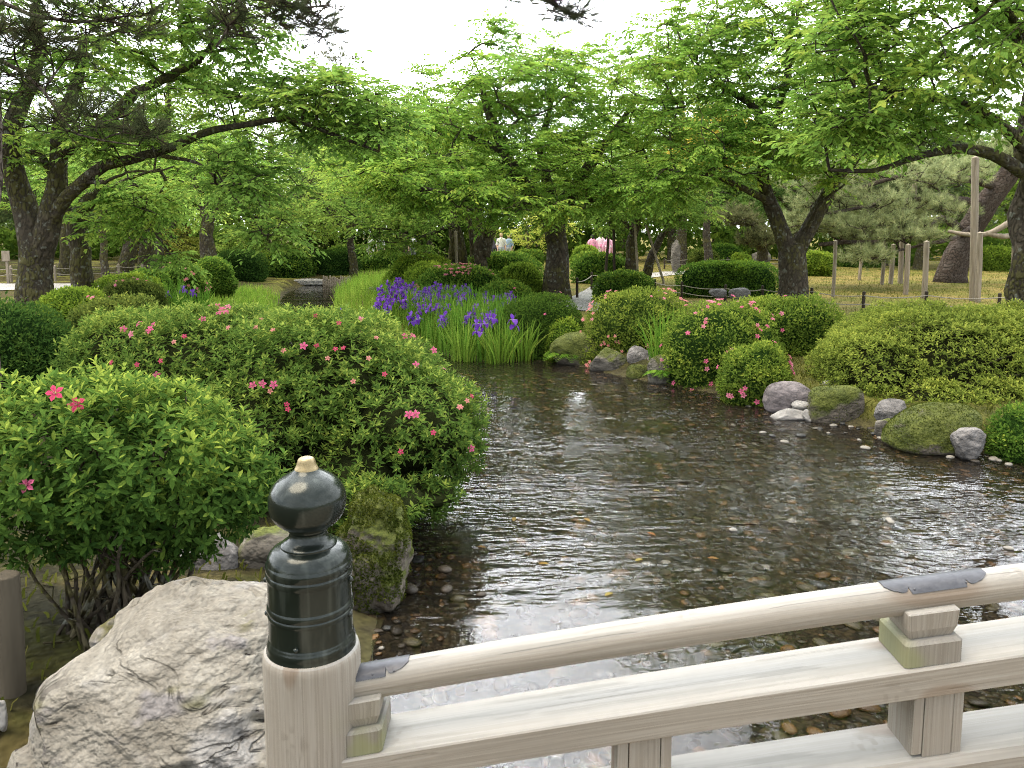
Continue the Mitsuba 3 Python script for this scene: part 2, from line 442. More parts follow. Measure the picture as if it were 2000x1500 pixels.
# ------------------------------------------------------------------ foliage, tubes and trees
LEAF2 = (np.array([[0, 0, 0], [0.45, 0.5, 0.06], [0.45, -0.5, 0.06], [1, 0, -0.10]]), np.array([[0, 2, 3], [0, 3, 1]]))
LEAF4 = (np.array([[0, 0, 0], [0.42, 0.5, 0.05], [0.42, -0.5, 0.05], [0.5, 0, 0.0], [1, 0, -0.14]]), np.array([[0, 2, 3], [0, 3, 1], [2, 4, 3], [3, 4, 1]]))
LEAF6 = (np.array([[0, 0, 0], [0.30, 0.40, 0.06], [0.30, -0.40, 0.06], [0.68, 0.44, 0.03], [0.68, -0.44, 0.03], [0.5, 0, 0.0], [1, 0, -0.10]]),
         np.array([[0, 2, 5], [0, 5, 1], [2, 4, 5], [1, 5, 3], [4, 6, 5], [5, 6, 3]]))
NEEDLE = (np.array([[0, 0.5, 0], [0, -0.5, 0], [1, 0, 0]]), np.array([[0, 1, 2]]))


def leaves(pos, d, up, length, width, tmpl, col):
    """One mesh part of many leaves: position, direction, rough normal, length, width and colour of each."""
    n = len(pos)
    d = unit(d)
    s = unit(np.cross(up, d))
    u = np.cross(d, s)
    L = np.broadcast_to(np.asarray(length, float), (n,))[:, None, None]
    Wd = np.broadcast_to(np.asarray(width, float), (n,))[:, None, None]
    tv, tf = tmpl
    v = pos[:, None] + L * tv[None, :, :1] * d[:, None] + Wd * tv[None, :, 1:2] * s[:, None] + L * tv[None, :, 2:3] * u[:, None]
    f = tf[None] + (np.arange(n) * len(tv))[:, None, None]
    return v.reshape(-1, 3), f.reshape(-1, 3), np.repeat(np.broadcast_to(col, (n, 3)), len(tv), axis=0)


def frame(t):
    a = np.where(np.abs(t[..., 2:3]) < 0.9, [0, 0, 1.0], [1.0, 0, 0])
    s = unit(np.cross(t, a))
    return s, np.cross(t, s)


def tubes(P, R, sides=3):
    """Many polylines of equal length at once: P (n, m, 3), R (n, m)."""
    P, R = np.asarray(P, float), np.asarray(R, float)
    n, m = P.shape[:2]
    t = unit(np.gradient(P, axis=1))
    s, b = frame(t)
    ang = np.arange(sides) * 2 * np.pi / sides
    v = P[:, :, None] + R[:, :, None, None] * (np.cos(ang)[:, None] * s[:, :, None] + np.sin(ang)[:, None] * b[:, :, None])
    i, j = np.meshgrid(np.arange(m - 1), np.arange(sides), indexing='ij')
    q = np.stack([i * sides + j, i * sides + (j + 1) % sides, (i + 1) * sides + (j + 1) % sides, (i + 1) * sides + j], -1).reshape(-1, 4)
    f = (q[None] + (np.arange(n) * m * sides)[:, None, None]).reshape(-1, 4)
    return v.reshape(-1, 3), np.vstack([f[:, [0, 1, 2]], f[:, [0, 2, 3]]])


def tube(p, r, sides=8, knob=0.0, seed=0, cap=True):
    """One tapering limb with parallel-transported rings and a knobbly skin."""
    p = np.asarray(p, float)
    r = np.broadcast_to(np.asarray(r, float), (len(p),))
    t = unit(np.gradient(p, axis=0))
    s = np.zeros_like(p)
    s[0] = frame(t[:1])[0][0]
    for k in range(1, len(p)):
        s[k] = unit(s[k - 1] - t[k] * (s[k - 1] @ t[k]))
    b = np.cross(t, s)
    ang = np.arange(sides) * 2 * np.pi / sides
    dirs = np.cos(ang)[None, :, None] * s[:, None] + np.sin(ang)[None, :, None] * b[:, None]
    v = p[:, None] + r[:, None, None] * dirs
    if knob:
        k = (meshkit.fbm(v / (np.maximum(r.max(), 0.05) * 1.1) + seed, 3, seed=seed) - 0.5) * 2 * knob
        v = v + dirs * (k * r[:, None])[..., None]
    v = v.reshape(-1, 3)
    i, j = np.meshgrid(np.arange(len(p) - 1), np.arange(sides), indexing='ij')
    q = np.stack([i * sides + j, i * sides + (j + 1) % sides, (i + 1) * sides + (j + 1) % sides, (i + 1) * sides + j], -1).reshape(-1, 4)
    f = np.vstack([q[:, [0, 1, 2]], q[:, [0, 2, 3]]])
    if cap:
        m = len(v)
        v = np.vstack([v, p[0] - t[0] * r[0] * 0.3, p[-1] + t[-1] * r[-1] * 0.5])
        k = np.arange(sides)
        e = (len(p) - 1) * sides
        f = np.vstack([f, np.stack([(k + 1) % sides, k, k * 0 + m], -1), np.stack([e + k, e + (k + 1) % sides, k * 0 + m + 1], -1)])
    return v, f


def smooth_line(pts, step):
    """Catmull-Rom through the points, sampled about every step metres."""
    p = np.asarray(pts, float)
    if len(p) == 2:
        k = max(2, int(np.linalg.norm(p[1] - p[0]) / step) + 1)
        return p[0] + np.linspace(0, 1, k)[:, None] * (p[1] - p[0])
    q = np.vstack([2 * p[0] - p[1], p, 2 * p[-1] - p[-2]])
    out = []
    for i in range(1, len(q) - 2):
        k = max(1, int(np.linalg.norm(q[i + 1] - q[i]) / step))
        t = (np.arange(k) / k)[:, None]
        a, b, c, d = q[i - 1], q[i], q[i + 1], q[i + 2]
        out.append(0.5 * (2 * b + (c - a) * t + (2 * a - 5 * b + 4 * c - d) * t ** 2 + (3 * b - a - 3 * c + d) * t ** 3))
    return np.vstack(out + [p[-1:]])


CHERRY = dict(cols=((0.125, 0.265, 0.046), (0.262, 0.430, 0.072), (0.47, 0.56, 0.09)), leaf=(0.130, 0.062), tmpl=LEAF2, twigs=8, per=12, tw=(0.35, 0.75), droop=0.35)


def pick(cols, rng, n, patch):
    """Leaf tones: a slow patch value and a random one per leaf, between dark, mid and pale (young, or top light painted on shrubs)."""
    t = np.clip(0.55 * patch + 0.45 * rng.random(n) + rng.normal(0, 0.06, n), 0, 1)[:, None]
    a, b, c = (np.array(x) for x in cols)
    return np.where(t < 0.55, a + (b - a) * (t / 0.55), b + (c - b) * ((t - 0.55) / 0.45)) * rng.uniform(0.85, 1.15, (n, 1))


def foliage_at(tips, dirs, look, rng):
    """Twigs with leaves at the branch tips: returns (twig tubes, leaves) as (v, f, c)."""
    k = look['twigs']
    n = len(tips) * k
    base = np.repeat(tips, k, 0)
    az = rng.uniform(0, 2 * np.pi, n)
    el = np.radians(rng.normal(look.get('rise', 5), 11, n))
    d = np.stack([np.cos(az) * np.cos(el), np.sin(az) * np.cos(el), np.sin(el)], -1) + 0.55 * np.repeat(dirs, k, 0)
    d = unit(d)
    L = rng.uniform(*look['tw'], n)
    t = np.linspace(0, 1, look.get('seg', 3))
    droop = look['droop'] * rng.uniform(0.3, 1.4, n)
    P = base[:, None] + d[:, None] * (L[:, None] * t)[..., None] - np.array([0, 0, 1.0]) * (droop * L)[:, None, None] * (t ** 2)[None, :, None]
    wood = tubes(P, 0.0045 * look.get('twr', 1) * (1 - 0.6 * t)[None].repeat(n, 0), 3)
    m = look['per']
    tt = (np.arange(m) + rng.uniform(0.2, 0.8, (n, m))) / m * 0.92 + 0.08
    pos = base[:, None] + d[:, None] * (L[:, None] * tt)[..., None] - np.array([0, 0, 1.0]) * (droop * L)[:, None, None] * (tt ** 2)[..., None]
    side = np.where(np.arange(m) % 2 == 0, 1.0, -1.0)[None] * rng.uniform(0.5, 1.1, (n, m))
    hor = unit(np.cross(d, [0, 0, 1.0]))
    ld = d[:, None] * 0.75 + hor[:, None] * side[..., None] - np.array([0, 0, 1.0]) * rng.uniform(0.0, 0.75, (n, m))[..., None]
    up = np.array([0, 0, 1.0]) + rng.normal(0, 0.35, (n, m, 3))
    patch = np.repeat(np.clip(meshkit.noise(base * 1.3, 3) + rng.normal(0, 0.18, n), 0, 1), m)
    N = n * m
    col = pick(look['cols'], rng, N, patch)
    ll = look['leaf'][0] * rng.uniform(0.6, 1.15, N)
    v, f, c = leaves(pos.reshape(-1, 3), ld.reshape(-1, 3), up.reshape(-1, 3), ll, ll * look['leaf'][1] / look['leaf'][0], look['tmpl'], col)
    return wood, (v, f, c)


def needles_at(tips, dirs, look, rng):
    """Tufts of pine needles round the branch tips and the last bit of their twigs."""
    k = look['twigs']
    n = len(tips) * k
    base = np.repeat(tips, k, 0)
    az, el = rng.uniform(0, 2 * np.pi, n), np.radians(rng.normal(look.get('rise', 22), 20, n))
    d = unit(np.stack([np.cos(az) * np.cos(el), np.sin(az) * np.cos(el), np.sin(el)], -1) + 0.5 * np.repeat(dirs, k, 0))
    L = rng.uniform(*look['tw'], n)
    t = np.linspace(0, 1, 3)
    P = base[:, None] + d[:, None] * (L[:, None] * t)[..., None] + np.array([0, 0, 1.0]) * (0.25 * L)[:, None, None] * (t ** 2)[None, :, None]
    wood = tubes(P, 0.006 * look.get('twr', 1) * (1 - 0.5 * t)[None].repeat(n, 0), 3)
    m = look['per']
    tt = 1 - 0.45 * rng.random((n, m)) ** 1.5
    pos = base[:, None] + d[:, None] * (L[:, None] * tt)[..., None] + np.array([0, 0, 1.0]) * (0.25 * L)[:, None, None] * (tt ** 2)[..., None]
    e = unit(rng.normal(0, 1, (n, m, 3)))
    nd = d[:, None] * 0.75 + e * 0.75 + np.array([0, 0, 0.18])
    N = n * m
    col = pick(look['cols'], rng, N, np.repeat(np.clip(rng.normal(0.5, 0.2, n), 0, 1), m))
    ll = look['leaf'][0] * rng.uniform(0.7, 1.1, N)
    v, f, c = leaves(pos.reshape(-1, 3), nd.reshape(-1, 3), e.reshape(-1, 3), ll, look['leaf'][1], NEEDLE, col)
    return wood, (v, f, c)


class Tree:
    """A skeleton of given limbs that grows branches to scattered crown points, then bears twigs and leaves."""

    def __init__(self, seed):
        self.rng = np.random.default_rng(seed)
        self.seed = seed
        self.pos, self.par, self.rad, self.limbs, self.chains = [], [], [], [], []

    def limb(self, pts, r0, r1, join=True, wob=0.05, flare=0.0):
        if not self.pos and pts[0][2] > -0.2 and len(pts) > 1:
            g = gz(pts[0][0], pts[0][1]) if abs(pts[0][1]) > 1e-6 else -0.3
            if pts[0][2] > g - 0.1:
                pts = [np.array([pts[0][0], pts[0][1], g - 0.15])] + list(pts)
        p = smooth_line(pts, 0.22)
        n = len(p)
        w = (meshkit.fbm(p * 1.7 + self.seed, 3, seed=self.seed)[:, None] - 0.5) * self.rng.normal(0, 1, 3) * wob * 4
        p = p + w * np.sin(np.linspace(0, np.pi, n))[:, None]
        t = np.linspace(0, 1, n)
        r = r0 + (r1 - r0) * t ** 0.8
        if flare:
            r = r * (1 + flare * np.exp(-np.arange(n) * 0.22 / 0.28))
        par = -1
        if join and self.pos:
            q = np.array(self.pos)
            par = int(np.argmin(((q - p[0]) ** 2).sum(1)))
        for k in range(n):
            self.pos.append(p[k])
            self.rad.append(r[k])
            self.par.append(par if k == 0 else len(self.pos) - 2)
        self.limbs.append((p, r))
        return self

    def grow(self, blobs, spread=1.0, arch=0.25):
        rng = self.rng
        tg = []
        for (c, rad, n) in blobs:
            u = unit(rng.normal(0, 1, (n, 3)))
            tg.append(np.asarray(c) + u * np.asarray(rad) * (rng.random((n, 1)) ** 0.45) * spread)
        tg = np.vstack(tg)
        d0 = cKDTree(np.array(self.pos)).query(tg)[0]
        tg = tg[np.argsort(d0)]
        pos, par = list(self.pos), list(self.par)
        tips, dirs = [], []
        A = np.array(pos)
        dep = np.zeros(len(A))
        for q in tg:
            dd = np.linalg.norm(A - q, axis=1) + 0.35 * np.maximum(A[:, 2] - q[2], 0) + 0.10 * dep
            k = int(np.argmin(dd))
            a = A[k]
            L = np.linalg.norm(q - a)
            m = max(2, int(L / 0.3))
            t = (np.arange(1, m + 1) / m)[:, None]
            ctrl = a + (q - a) * 0.5 + np.array([0, 0, arch * L * rng.uniform(-0.4, 1.0)]) + rng.normal(0, 0.08 * L, 3)
            line = (1 - t) ** 2 * a + 2 * t * (1 - t) * ctrl + t ** 2 * q
            line[:-1] += rng.normal(0, 0.012, (m - 1, 3))
            base = len(A)
            par.extend([k] + [base + i for i in range(m - 1)])
            A = np.vstack([A, line])
            dep = np.concatenate([dep, dep[k] + np.arange(1, m + 1) * 0.3])
            self.chains.append([k] + list(range(base, base + m)))
            tips.append(q)
            dirs.append(unit(line[-1] - line[-2] if m > 1 else q - a))
        self.A, self.P = A, np.array(par)
        load = np.zeros(len(A))
        for ch in self.chains:
            load[ch[-1]] += 1
        for k in range(len(A) - 1, len(self.pos) - 1, -1):
            load[self.P[k]] += load[k]
        self.load = load
        self.tips, self.dirs = np.array(tips), np.array(dirs)
        return self

    def branch_mesh(self, tip_r=0.0075, power=0.44, most=0.2):
        mb = MB()
        for ch in self.chains:
            p = self.A[ch]
            r = tip_r * np.maximum(self.load[ch], 1) ** power
            r[0] = r[1]
            r = np.minimum(r, most)
            big = r.max()
            mb.add(*tube(p, r, 8 if big > 0.05 else 5 if big > 0.02 else 4, cap=False))
        return mb

    def build(self, key, look, bark='bark', sides=18, tip_r=0.0075, needle=False, most=0.09, knob=0.13):
        """Adds trunk, limb, branching and crown under the thing's key."""
        for i, (p, r) in enumerate(self.limbs):
            obj('trunk' if i == 0 else 'limb', tube(p, r, sides if i == 0 else 12, knob, self.seed + i), bark, key, smooth=True)
        mb = self.branch_mesh(tip_r, most=most)
        wood, (v, f, c) = (needles_at if needle else foliage_at)(self.tips, self.dirs, look, self.rng)
        obj('branching', mb.mesh(), bark, key, smooth=True, kind='stuff')
        obj('twig', wood, 'twig', key, kind='stuff')
        obj('crown', (v, f), 'leaf', key, color=c, kind='stuff')
        return self


def pblob(x, y, Y, rx, ry, rY, n):
    """A crown blob given by its pixel centre and radii at the distance Y."""
    s = Y / F
    return (at(x, y, Y), (rx * s, rY, ry * s), n)


def pl(*pts):
    return [at(*p) for p in pts]


# ------------------------------------------------------------------ shrubs
AZ = dict(cols=((0.034, 0.082, 0.016), (0.125, 0.230, 0.034), (0.45, 0.51, 0.072)))
DARK = dict(cols=((0.026, 0.062, 0.016), (0.062, 0.130, 0.026), (0.18, 0.26, 0.042)))
LIME = dict(cols=((0.055, 0.112, 0.018), (0.225, 0.335, 0.042), (0.50, 0.56, 0.072)))
OLIVE = dict(cols=((0.050, 0.082, 0.020), (0.145, 0.195, 0.040), (0.40, 0.43, 0.080)))
ICO3, ICO4 = trimesh.creation.icosphere(3), trimesh.creation.icosphere(4)


class Dome:
    """The lumpy rounded body of a shrub: lobes are (centre, radii, power)."""

    def __init__(self, lobes, seed, lump=0.10, freq=2.2):
        self.lobes, self.seed, self.lump, self.freq = lobes, seed, lump, freq

    def radius(self, k, u):
        c, r, pw = self.lobes[k]
        s = (np.abs(u / np.asarray(r)) ** pw).sum(-1) ** (-1 / pw)
        q = np.asarray(c) + u * s[:, None]
        return s * (1 + self.lump * 2 * (meshkit.fbm(q * self.freq + self.seed, 3, seed=self.seed) - 0.5))

    def sample(self, n, rng, low=-0.75):
        """n points on the outer skin with outward normals."""
        area = np.array([r[0] * r[1] + r[0] * r[2] + r[1] * r[2] for c, r, p in self.lobes])
        P, N = [], []
        for k, (c, r, pw) in enumerate(self.lobes):
            m = int(n * area[k] / area.sum() * 1.25)
            u = unit(rng.normal(0, 1, (m, 3)))
            u = u[u[:, 2] > low]
            p = np.asarray(c) + u * self.radius(k, u)[:, None]
            nn = unit(np.sign(u) * np.abs(u) ** (pw - 1) / np.asarray(r) ** pw)
            keep = np.ones(len(p), bool)
            for j, (cj, rj, pj) in enumerate(self.lobes):
                if j != k:
                    dv = p - np.asarray(cj)
                    dl = np.linalg.norm(dv, axis=1)
                    keep &= dl > 0.93 * self.radius(j, dv / dl[:, None])
            P.append(p[keep])
            N.append(nn[keep])
        return np.vstack(P), np.vstack(N)

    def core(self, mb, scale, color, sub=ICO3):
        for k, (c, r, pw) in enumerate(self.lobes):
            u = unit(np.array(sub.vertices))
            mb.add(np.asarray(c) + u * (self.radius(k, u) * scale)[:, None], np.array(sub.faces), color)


def tufts(P, freq, seed):
    """How far each shoot tuft of the skin stands out, 0 to 1."""
    return np.clip(0.62 * meshkit.noise(P * freq + seed, seed + 1) + 0.38 * meshkit.noise(P * freq * 2.3 + seed, seed + 2), 0, 1)


def shrub_leaves(mb, dome, n, leaf, look, rng, shell=0.10, tmpl=LEAF2, low=-0.75, upright=0.35, zmin=None):
    """Single leaves all over the shrub's skin, in tufts with gaps between them."""
    P, N = dome.sample(int(n * 1.12), rng, low)
    f = 0.55 / leaf[0] * 0.42
    t = tufts(P, f, dome.seed)
    keep = rng.random(len(P)) < (0.30 + 1.1 * t) * np.where(N[:, 1] > 0.55, 0.45, 1.0)      # fewer on the side that faces away
    P, N, t = P[keep], N[keep], t[keep]
    depth = rng.random(len(P)) ** 1.6 * shell
    out = (t - 0.5) * 2.6 * leaf[0] + (rng.random(len(P)) > 0.985) * leaf[0] * 1.2
    P = P + N * (out - depth)[:, None] + rng.normal(0, 0.010, P.shape)
    m = len(P)
    d = N * 0.55 + np.array([0, 0, upright]) + rng.normal(0, 0.55, (m, 3))
    up = N + np.array([0, 0, 0.4]) + rng.normal(0, 0.35, (m, 3))
    patch = np.clip(0.35 * meshkit.noise(P * 3.0 + dome.seed, 7) + 0.75 * (t - 0.18) + 0.26 * N[:, 2] * (depth < 0.4 * shell) - 0.10, 0, 1)  # outer leaves facing up get the pale tone: light from above painted in
    ll = 1.06 * leaf[0] * rng.uniform(0.65, 1.25, m)
    mb.add(*leaves(P, d, up, ll, ll * leaf[1] / leaf[0], tmpl, pick(look['cols'], rng, m, patch)))


def shrub_rosettes(mb, dome, n, k, leaf, look, rng, shell=0.16, tmpl=LEAF6, low=-0.75):
    """Whorls of leaves on short shoots, as azaleas carry them."""
    P, N = dome.sample(n, rng, low)
    t = tufts(P, 0.24 / leaf[0], dome.seed)
    keep = rng.random(len(P)) < (0.25 + 1.3 * t) * np.where(N[:, 1] > 0.55, 0.45, 1.0)
    P, N, t = P[keep], N[keep], t[keep]
    m = len(P)
    depth = rng.random(m) ** 1.4 * shell
    P = P + N * ((t - 0.5) * 2.9 * leaf[0] - depth)[:, None] + rng.normal(0, 0.014, P.shape)
    ax = unit(N * 0.8 + np.array([0, 0, 0.55]) + rng.normal(0, 0.32, (m, 3)))
    s, b = frame(ax)
    a0 = rng.uniform(0, 2 * np.pi, m)
    ang = a0[:, None] + np.arange(k) * 2.399 + rng.normal(0, 0.2, (m, k))
    tilt = np.linspace(0.15, 0.95, k)[None] + rng.normal(0, 0.12, (m, k))
    rad = np.cos(ang)[..., None] * s[:, None] + np.sin(ang)[..., None] * b[:, None]
    d = np.sin(tilt)[..., None] * ax[:, None] + np.cos(tilt)[..., None] * rad
    up = ax[:, None] - 0.6 * rad + rng.normal(0, 0.15, (m, k, 3))
    pos = P[:, None] + ax[:, None] * (np.linspace(-0.35, 0.25, k) * leaf[0])[None, :, None]
    patch = np.clip(0.35 * meshkit.noise(P * 3.0 + dome.seed, 7) + 0.60 * (t - 0.2) + 0.30 * N[:, 2] * (depth < 0.5 * shell) - 0.06, 0, 1)  # shoots facing up are paler: top light put into the leaf colour
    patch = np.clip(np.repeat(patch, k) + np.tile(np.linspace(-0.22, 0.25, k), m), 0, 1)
    ll = leaf[0] * rng.uniform(0.7, 1.15, m * k) * np.tile(np.linspace(1.05, 0.75, k), m)
    mb.add(*leaves(pos.reshape(-1, 3), d.reshape(-1, 3), up.reshape(-1, 3), ll, ll * leaf[1] / leaf[0], tmpl, pick(look['cols'], rng, m * k, patch)))


def flower_mesh(petals, size, col, inner, cup=0.5):
    """An open blossom looking along +z."""
    mb = MB()
    for k in range(petals):
        a = 2 * np.pi * k / petals
        c, s = math.cos(a), math.sin(a)
        t = np.array([[0.06, 0, 0], [0.30, 0.20, 0.20], [0.30, -0.20, 0.20], [0.62, 0.27, 0.34 * cup + 0.1], [0.62, -0.27, 0.34 * cup + 0.1], [0.95, 0, 0.20 * cup], [0.55, 0, 0.22 * cup]]) * size
        v = np.stack([t[:, 0] * c - t[:, 1] * s, t[:, 0] * s + t[:, 1] * c, t[:, 2]], -1)
        cc = np.array([inner, col, col, col, col, np.array(col) * 1.06, (np.array(inner) + np.array(col)) / 2])
        mb.add(v, np.array([[0, 2, 6], [0, 6, 1], [2, 4, 6], [1, 6, 3], [4, 5, 6], [6, 5, 3]]), cc)
    for k in range(5):
        a = 2 * np.pi * k / 5 + 0.3
        p = np.array([[0, 0, 0], [0.18 * math.cos(a), 0.18 * math.sin(a), 0.45]]) * size
        mb.add(*tube(p, 0.018 * size, 3), (0.75, 0.45, 0.45))
    return mb


PINKS = []
for _c, _i in (((0.80, 0.20, 0.36), (0.62, 0.07, 0.20)), ((0.80, 0.32, 0.42), (0.66, 0.12, 0.24)), ((0.72, 0.10, 0.20), (0.5, 0.04, 0.12)), ((0.80, 0.36, 0.33), (0.68, 0.18, 0.18))):
    _m = flower_mesh(5, 1.0, _c, _i)
    PINKS.append(mikit.ply(_m.mesh(), 'leaf', color=_m.color()))


def pose(p, n, size, spin=0.0):
    """Matrix that puts +z along n at p."""
    n = unit(n)
    s, b = frame(n[None])
    s, b = s[0], b[0]
    c, d = math.cos(spin), math.sin(spin)
    M = np.eye(4)
    M[:3, 0], M[:3, 1], M[:3, 2], M[:3, 3] = (s * c + b * d) * size, (b * c - s * d) * size, n * size, p
    return T(M)


def flowers_on(key, P, N, size, rng, kinds=(0, 1)):
    for p, n in zip(P, N):
        nn = n + np.array([0, -0.25, 0.25]) + rng.normal(0, 0.25, 3)
        obj('flower', None, None, key, shape=PINKS[rng.choice(kinds)], to_world=pose(p + n * 0.055, nn, size * rng.uniform(0.8, 1.15), rng.uniform(0, 6)))


def stems_for(key, base, dome, n, r, rng, low=-0.45, high=0.9, reach=0.8):
    P, N = dome.sample(n * 2, rng, low)
    P, N = P[:n], N[:n]
    for p in P:
        q = dome.lobes[0][0] + (p - dome.lobes[0][0]) * reach
        b = np.asarray(base) + np.append(rng.normal(0, 0.09, 2), -0.03)
        mid = b + (q - b) * 0.5 + np.append(rng.normal(0, 0.07, 2), 0.10)
        line = smooth_line([b, b + (mid - b) * 0.5 + rng.normal(0, 0.03, 3), mid, q], 0.07)
        mb = MB()
        mb.add(*tube(line, np.linspace(r, r * 0.35, len(line)), 6, 0.15))
        for s in range(3):
            k = rng.integers(len(line) // 3, len(line) - 1)
            e = line[k] + unit(rng.normal(0, 1, 3) + [0, 0, 0.8] + unit(q - b)) * rng.uniform(0.06, 0.16)
            mb.add(*tube(smooth_line([line[k], (line[k] + e) / 2 + rng.normal(0, 0.03, 3), e], 0.08), np.linspace(r * 0.4, r * 0.2, 3) if False else r * 0.3, 4))
        obj('stem', mb.mesh(), 'bark', key, smooth=True)


def mound(name, label, x0, x1, yt, yb, Y, look, leaf, n, seed, ry=0.85, power=2.3, lump=0.06, group=None, cat='shrub', zb=None, flowers=0, fsize=0.04, kinds=(0, 1), top=True, shell=0.07, boss=None):
    """A clipped mound seen between pixel columns x0..x1 and rows yt..yb, its middle at distance Y."""
    rng = np.random.default_rng(seed)
    a, b = at((x0 + x1) / 2, yt, Y), at((x0 + x1) / 2, yb, Y)
    rx = (x1 - x0) / 2 / F * Y
    bot = b[2] if zb is None else zb
    zc = bot + (0.36 if power > 2.9 else 0.20) * (a[2] - bot)
    lobes = [(np.array([a[0], Y, zc]), (rx, rx * ry, a[2] - zc), power)]
    for e in boss or ():                                    # extra lobes, in fractions of the radii
        lobes.append((lobes[0][0] + np.array(e[0]) * np.array([rx, rx * ry, a[2] - zc]), tuple(np.array(lobes[0][1]) * np.array(e[1])), power))
    dome = Dome(lobes, seed, lump * 1.35, 2.8)
    mb = MB()
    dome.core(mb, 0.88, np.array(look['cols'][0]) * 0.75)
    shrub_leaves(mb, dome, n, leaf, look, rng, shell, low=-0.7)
    key = thing(name, label, cat, group)
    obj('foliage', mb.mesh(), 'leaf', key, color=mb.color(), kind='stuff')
    if flowers:
        P, N = dome.sample(flowers * 12, rng, -0.1)
        k = (N[:, 1] < 0.15)
        P, N = P[k], N[k]
        w = meshkit.noise(P * 2.6 + seed, 2) + 0.25 * N[:, 2]
        k = np.argsort(-w + rng.random(len(w)) * 0.35)[:flowers]
        flowers_on(key, P[k], N[k], fsize, rng, kinds)
    return key, dome

# ------------------------------------------------------------------ the bridge railing
YR = 1.55                                                  # the railing's plane
HR = np.polyfit([-0.324, -0.153, 0.327, 0.705, 1.08], [1.138, 1.178, 1.261, 1.309, 1.372], 2)
HB = np.polyfit([-0.259, 0.0, 0.316, 0.608, 0.94], [1.029, 1.068, 1.129, 1.175, 1.227], 2)
rail_z = lambda x: np.polyval(HR, x)                       # noqa: E731  handrail axis
beam_z = lambda x: np.polyval(HB, x)                       # noqa: E731  top of the flat beam


def sweep(section, xs, zf, closed=True, smooth_section=False):
    """Sweeps a section [(dy, dz)] along the railing's arch. Each side of the section is its own strip so that its edges stay crisp. Returns v, f, uv."""
    sec = np.asarray(section, float)
    k = len(sec)
    V, Fs, UV, n = [], [], [], 0
    z = zf(xs)
    sl = np.gradient(z, xs)
    nx, nz = -sl / np.hypot(1, sl), 1 / np.hypot(1, sl)
    s = np.concatenate([[0], np.cumsum(np.hypot(np.diff(xs), np.diff(z)))])
    per = np.concatenate([[0], np.cumsum(np.linalg.norm(np.diff(np.vstack([sec, sec[:1]]), axis=0), axis=1))])

    def ring(j):
        dy, dz = sec[j % k]
        return np.stack([xs + nx * dz, np.full_like(xs, YR + dy), z + nz * dz], -1)
    m = len(xs)
    if smooth_section:
        v = np.stack([ring(j) for j in range(k + 1)], 1).reshape(-1, 3)
        uv = np.stack(np.broadcast_arrays(s[:, None], per[None, :]), -1).reshape(-1, 2)
        i, j = np.meshgrid(np.arange(m - 1), np.arange(k), indexing='ij')
        a = (i * (k + 1) + j).ravel()
        V, Fs, UV, n = [v], [np.stack([a, a + 1, a + k + 2, a + k + 1], -1)], [uv], len(v)
    else:
        for j in range(k):
            v = np.stack([ring(j), ring(j + 1)], 1).reshape(-1, 3)
            uv = np.stack([np.repeat(s, 2), np.tile(per[j:j + 2], m)], -1)
            a = np.arange(m - 1) * 2
            V.append(v)
            Fs.append(np.stack([a, a + 1, a + 3, a + 2], -1) + n)
            UV.append(uv)
            n += len(v)
    for e, flip in ((0, False), (m - 1, True)):
        v = np.array([ring(j)[e] for j in range(k)])
        c = v.mean(0)
        a = np.arange(k)
        f = np.stack([a, (a + 1) % k, a * 0 + k, a * 0 + k], -1)
        V.append(np.vstack([v, c]))
        Fs.append((f[:, ::-1] if flip else f) + n)
        UV.append(np.vstack([sec, sec.mean(0)]) * 1.0 + 3.3)
        n += k + 1
    return np.vstack(V), np.vstack(Fs), np.vstack(UV)


def wood_part(name, data, parent, mat='pale_wood'):
    v, f, uv = data
    return obj(name, (v, f), mat, parent, uv=uv, smooth=True)


def rect(hw, z0, z1, c=0.004):
    return [(hw, z0 + c), (hw, z1 - c), (hw - c, z1), (-hw + c, z1), (-hw, z1 - c), (-hw, z0 + c), (-hw + c, z0), (hw - c, z0)]


def block(x0, x1, y0, y1, zb, zt, c=0.003, slope=0.0, taper=0.0):
    """Upright squared timber with chamfered edges, grain upright; returns v, f, uv. taper narrows its foot."""
    def loop(ins, z, sl):
        a = [(x0 + ins + c, y0 + ins), (x1 - ins - c, y0 + ins), (x1 - ins, y0 + ins + c), (x1 - ins, y1 - ins - c), (x1 - ins - c, y1 - ins), (x0 + ins + c, y1 - ins), (x0 + ins, y1 - ins - c), (x0 + ins, y0 + ins + c)]
        return np.array([(x, y, z + sl * (x - (x0 + x1) / 2)) for x, y in a])
    loops = [loop(taper, zb, slope), loop(taper * 0.25, zb + (zt - zb) * 0.35, slope) if taper else loop(0, zb + (zt - zb) * 0.5, slope), loop(0, zt - c, slope), loop(c, zt, slope)]
    V, Fs, UV, n = [], [], [], 0
    for a, b in zip(loops[:-1], loops[1:]):
        w = 0.0
        for j in range(8):
            q = np.array([a[j], a[(j + 1) % 8], b[(j + 1) % 8], b[j]])
            l = np.linalg.norm(q[1] - q[0])
            V.append(q)
            Fs.append(np.array([[0, 1, 2, 3]]) + n)
            UV.append(np.array([(q[0, 2], w), (q[1, 2], w + l), (q[2, 2], w + l), (q[3, 2], w)]) + [x0 * 3.1, x0 * 5])
            n += 4
            w += l
    top = loops[-1]
    V.append(np.vstack([top, top.mean(0)]))
    a = np.arange(8)
    Fs.append(np.stack([a, (a + 1) % 8, a * 0 + 8, a * 0 + 8], -1) + n)
    UV.append(np.vstack([top, top.mean(0)])[:, :2] + 1.7)
    return np.vstack(V), np.vstack(Fs), np.vstack(UV)


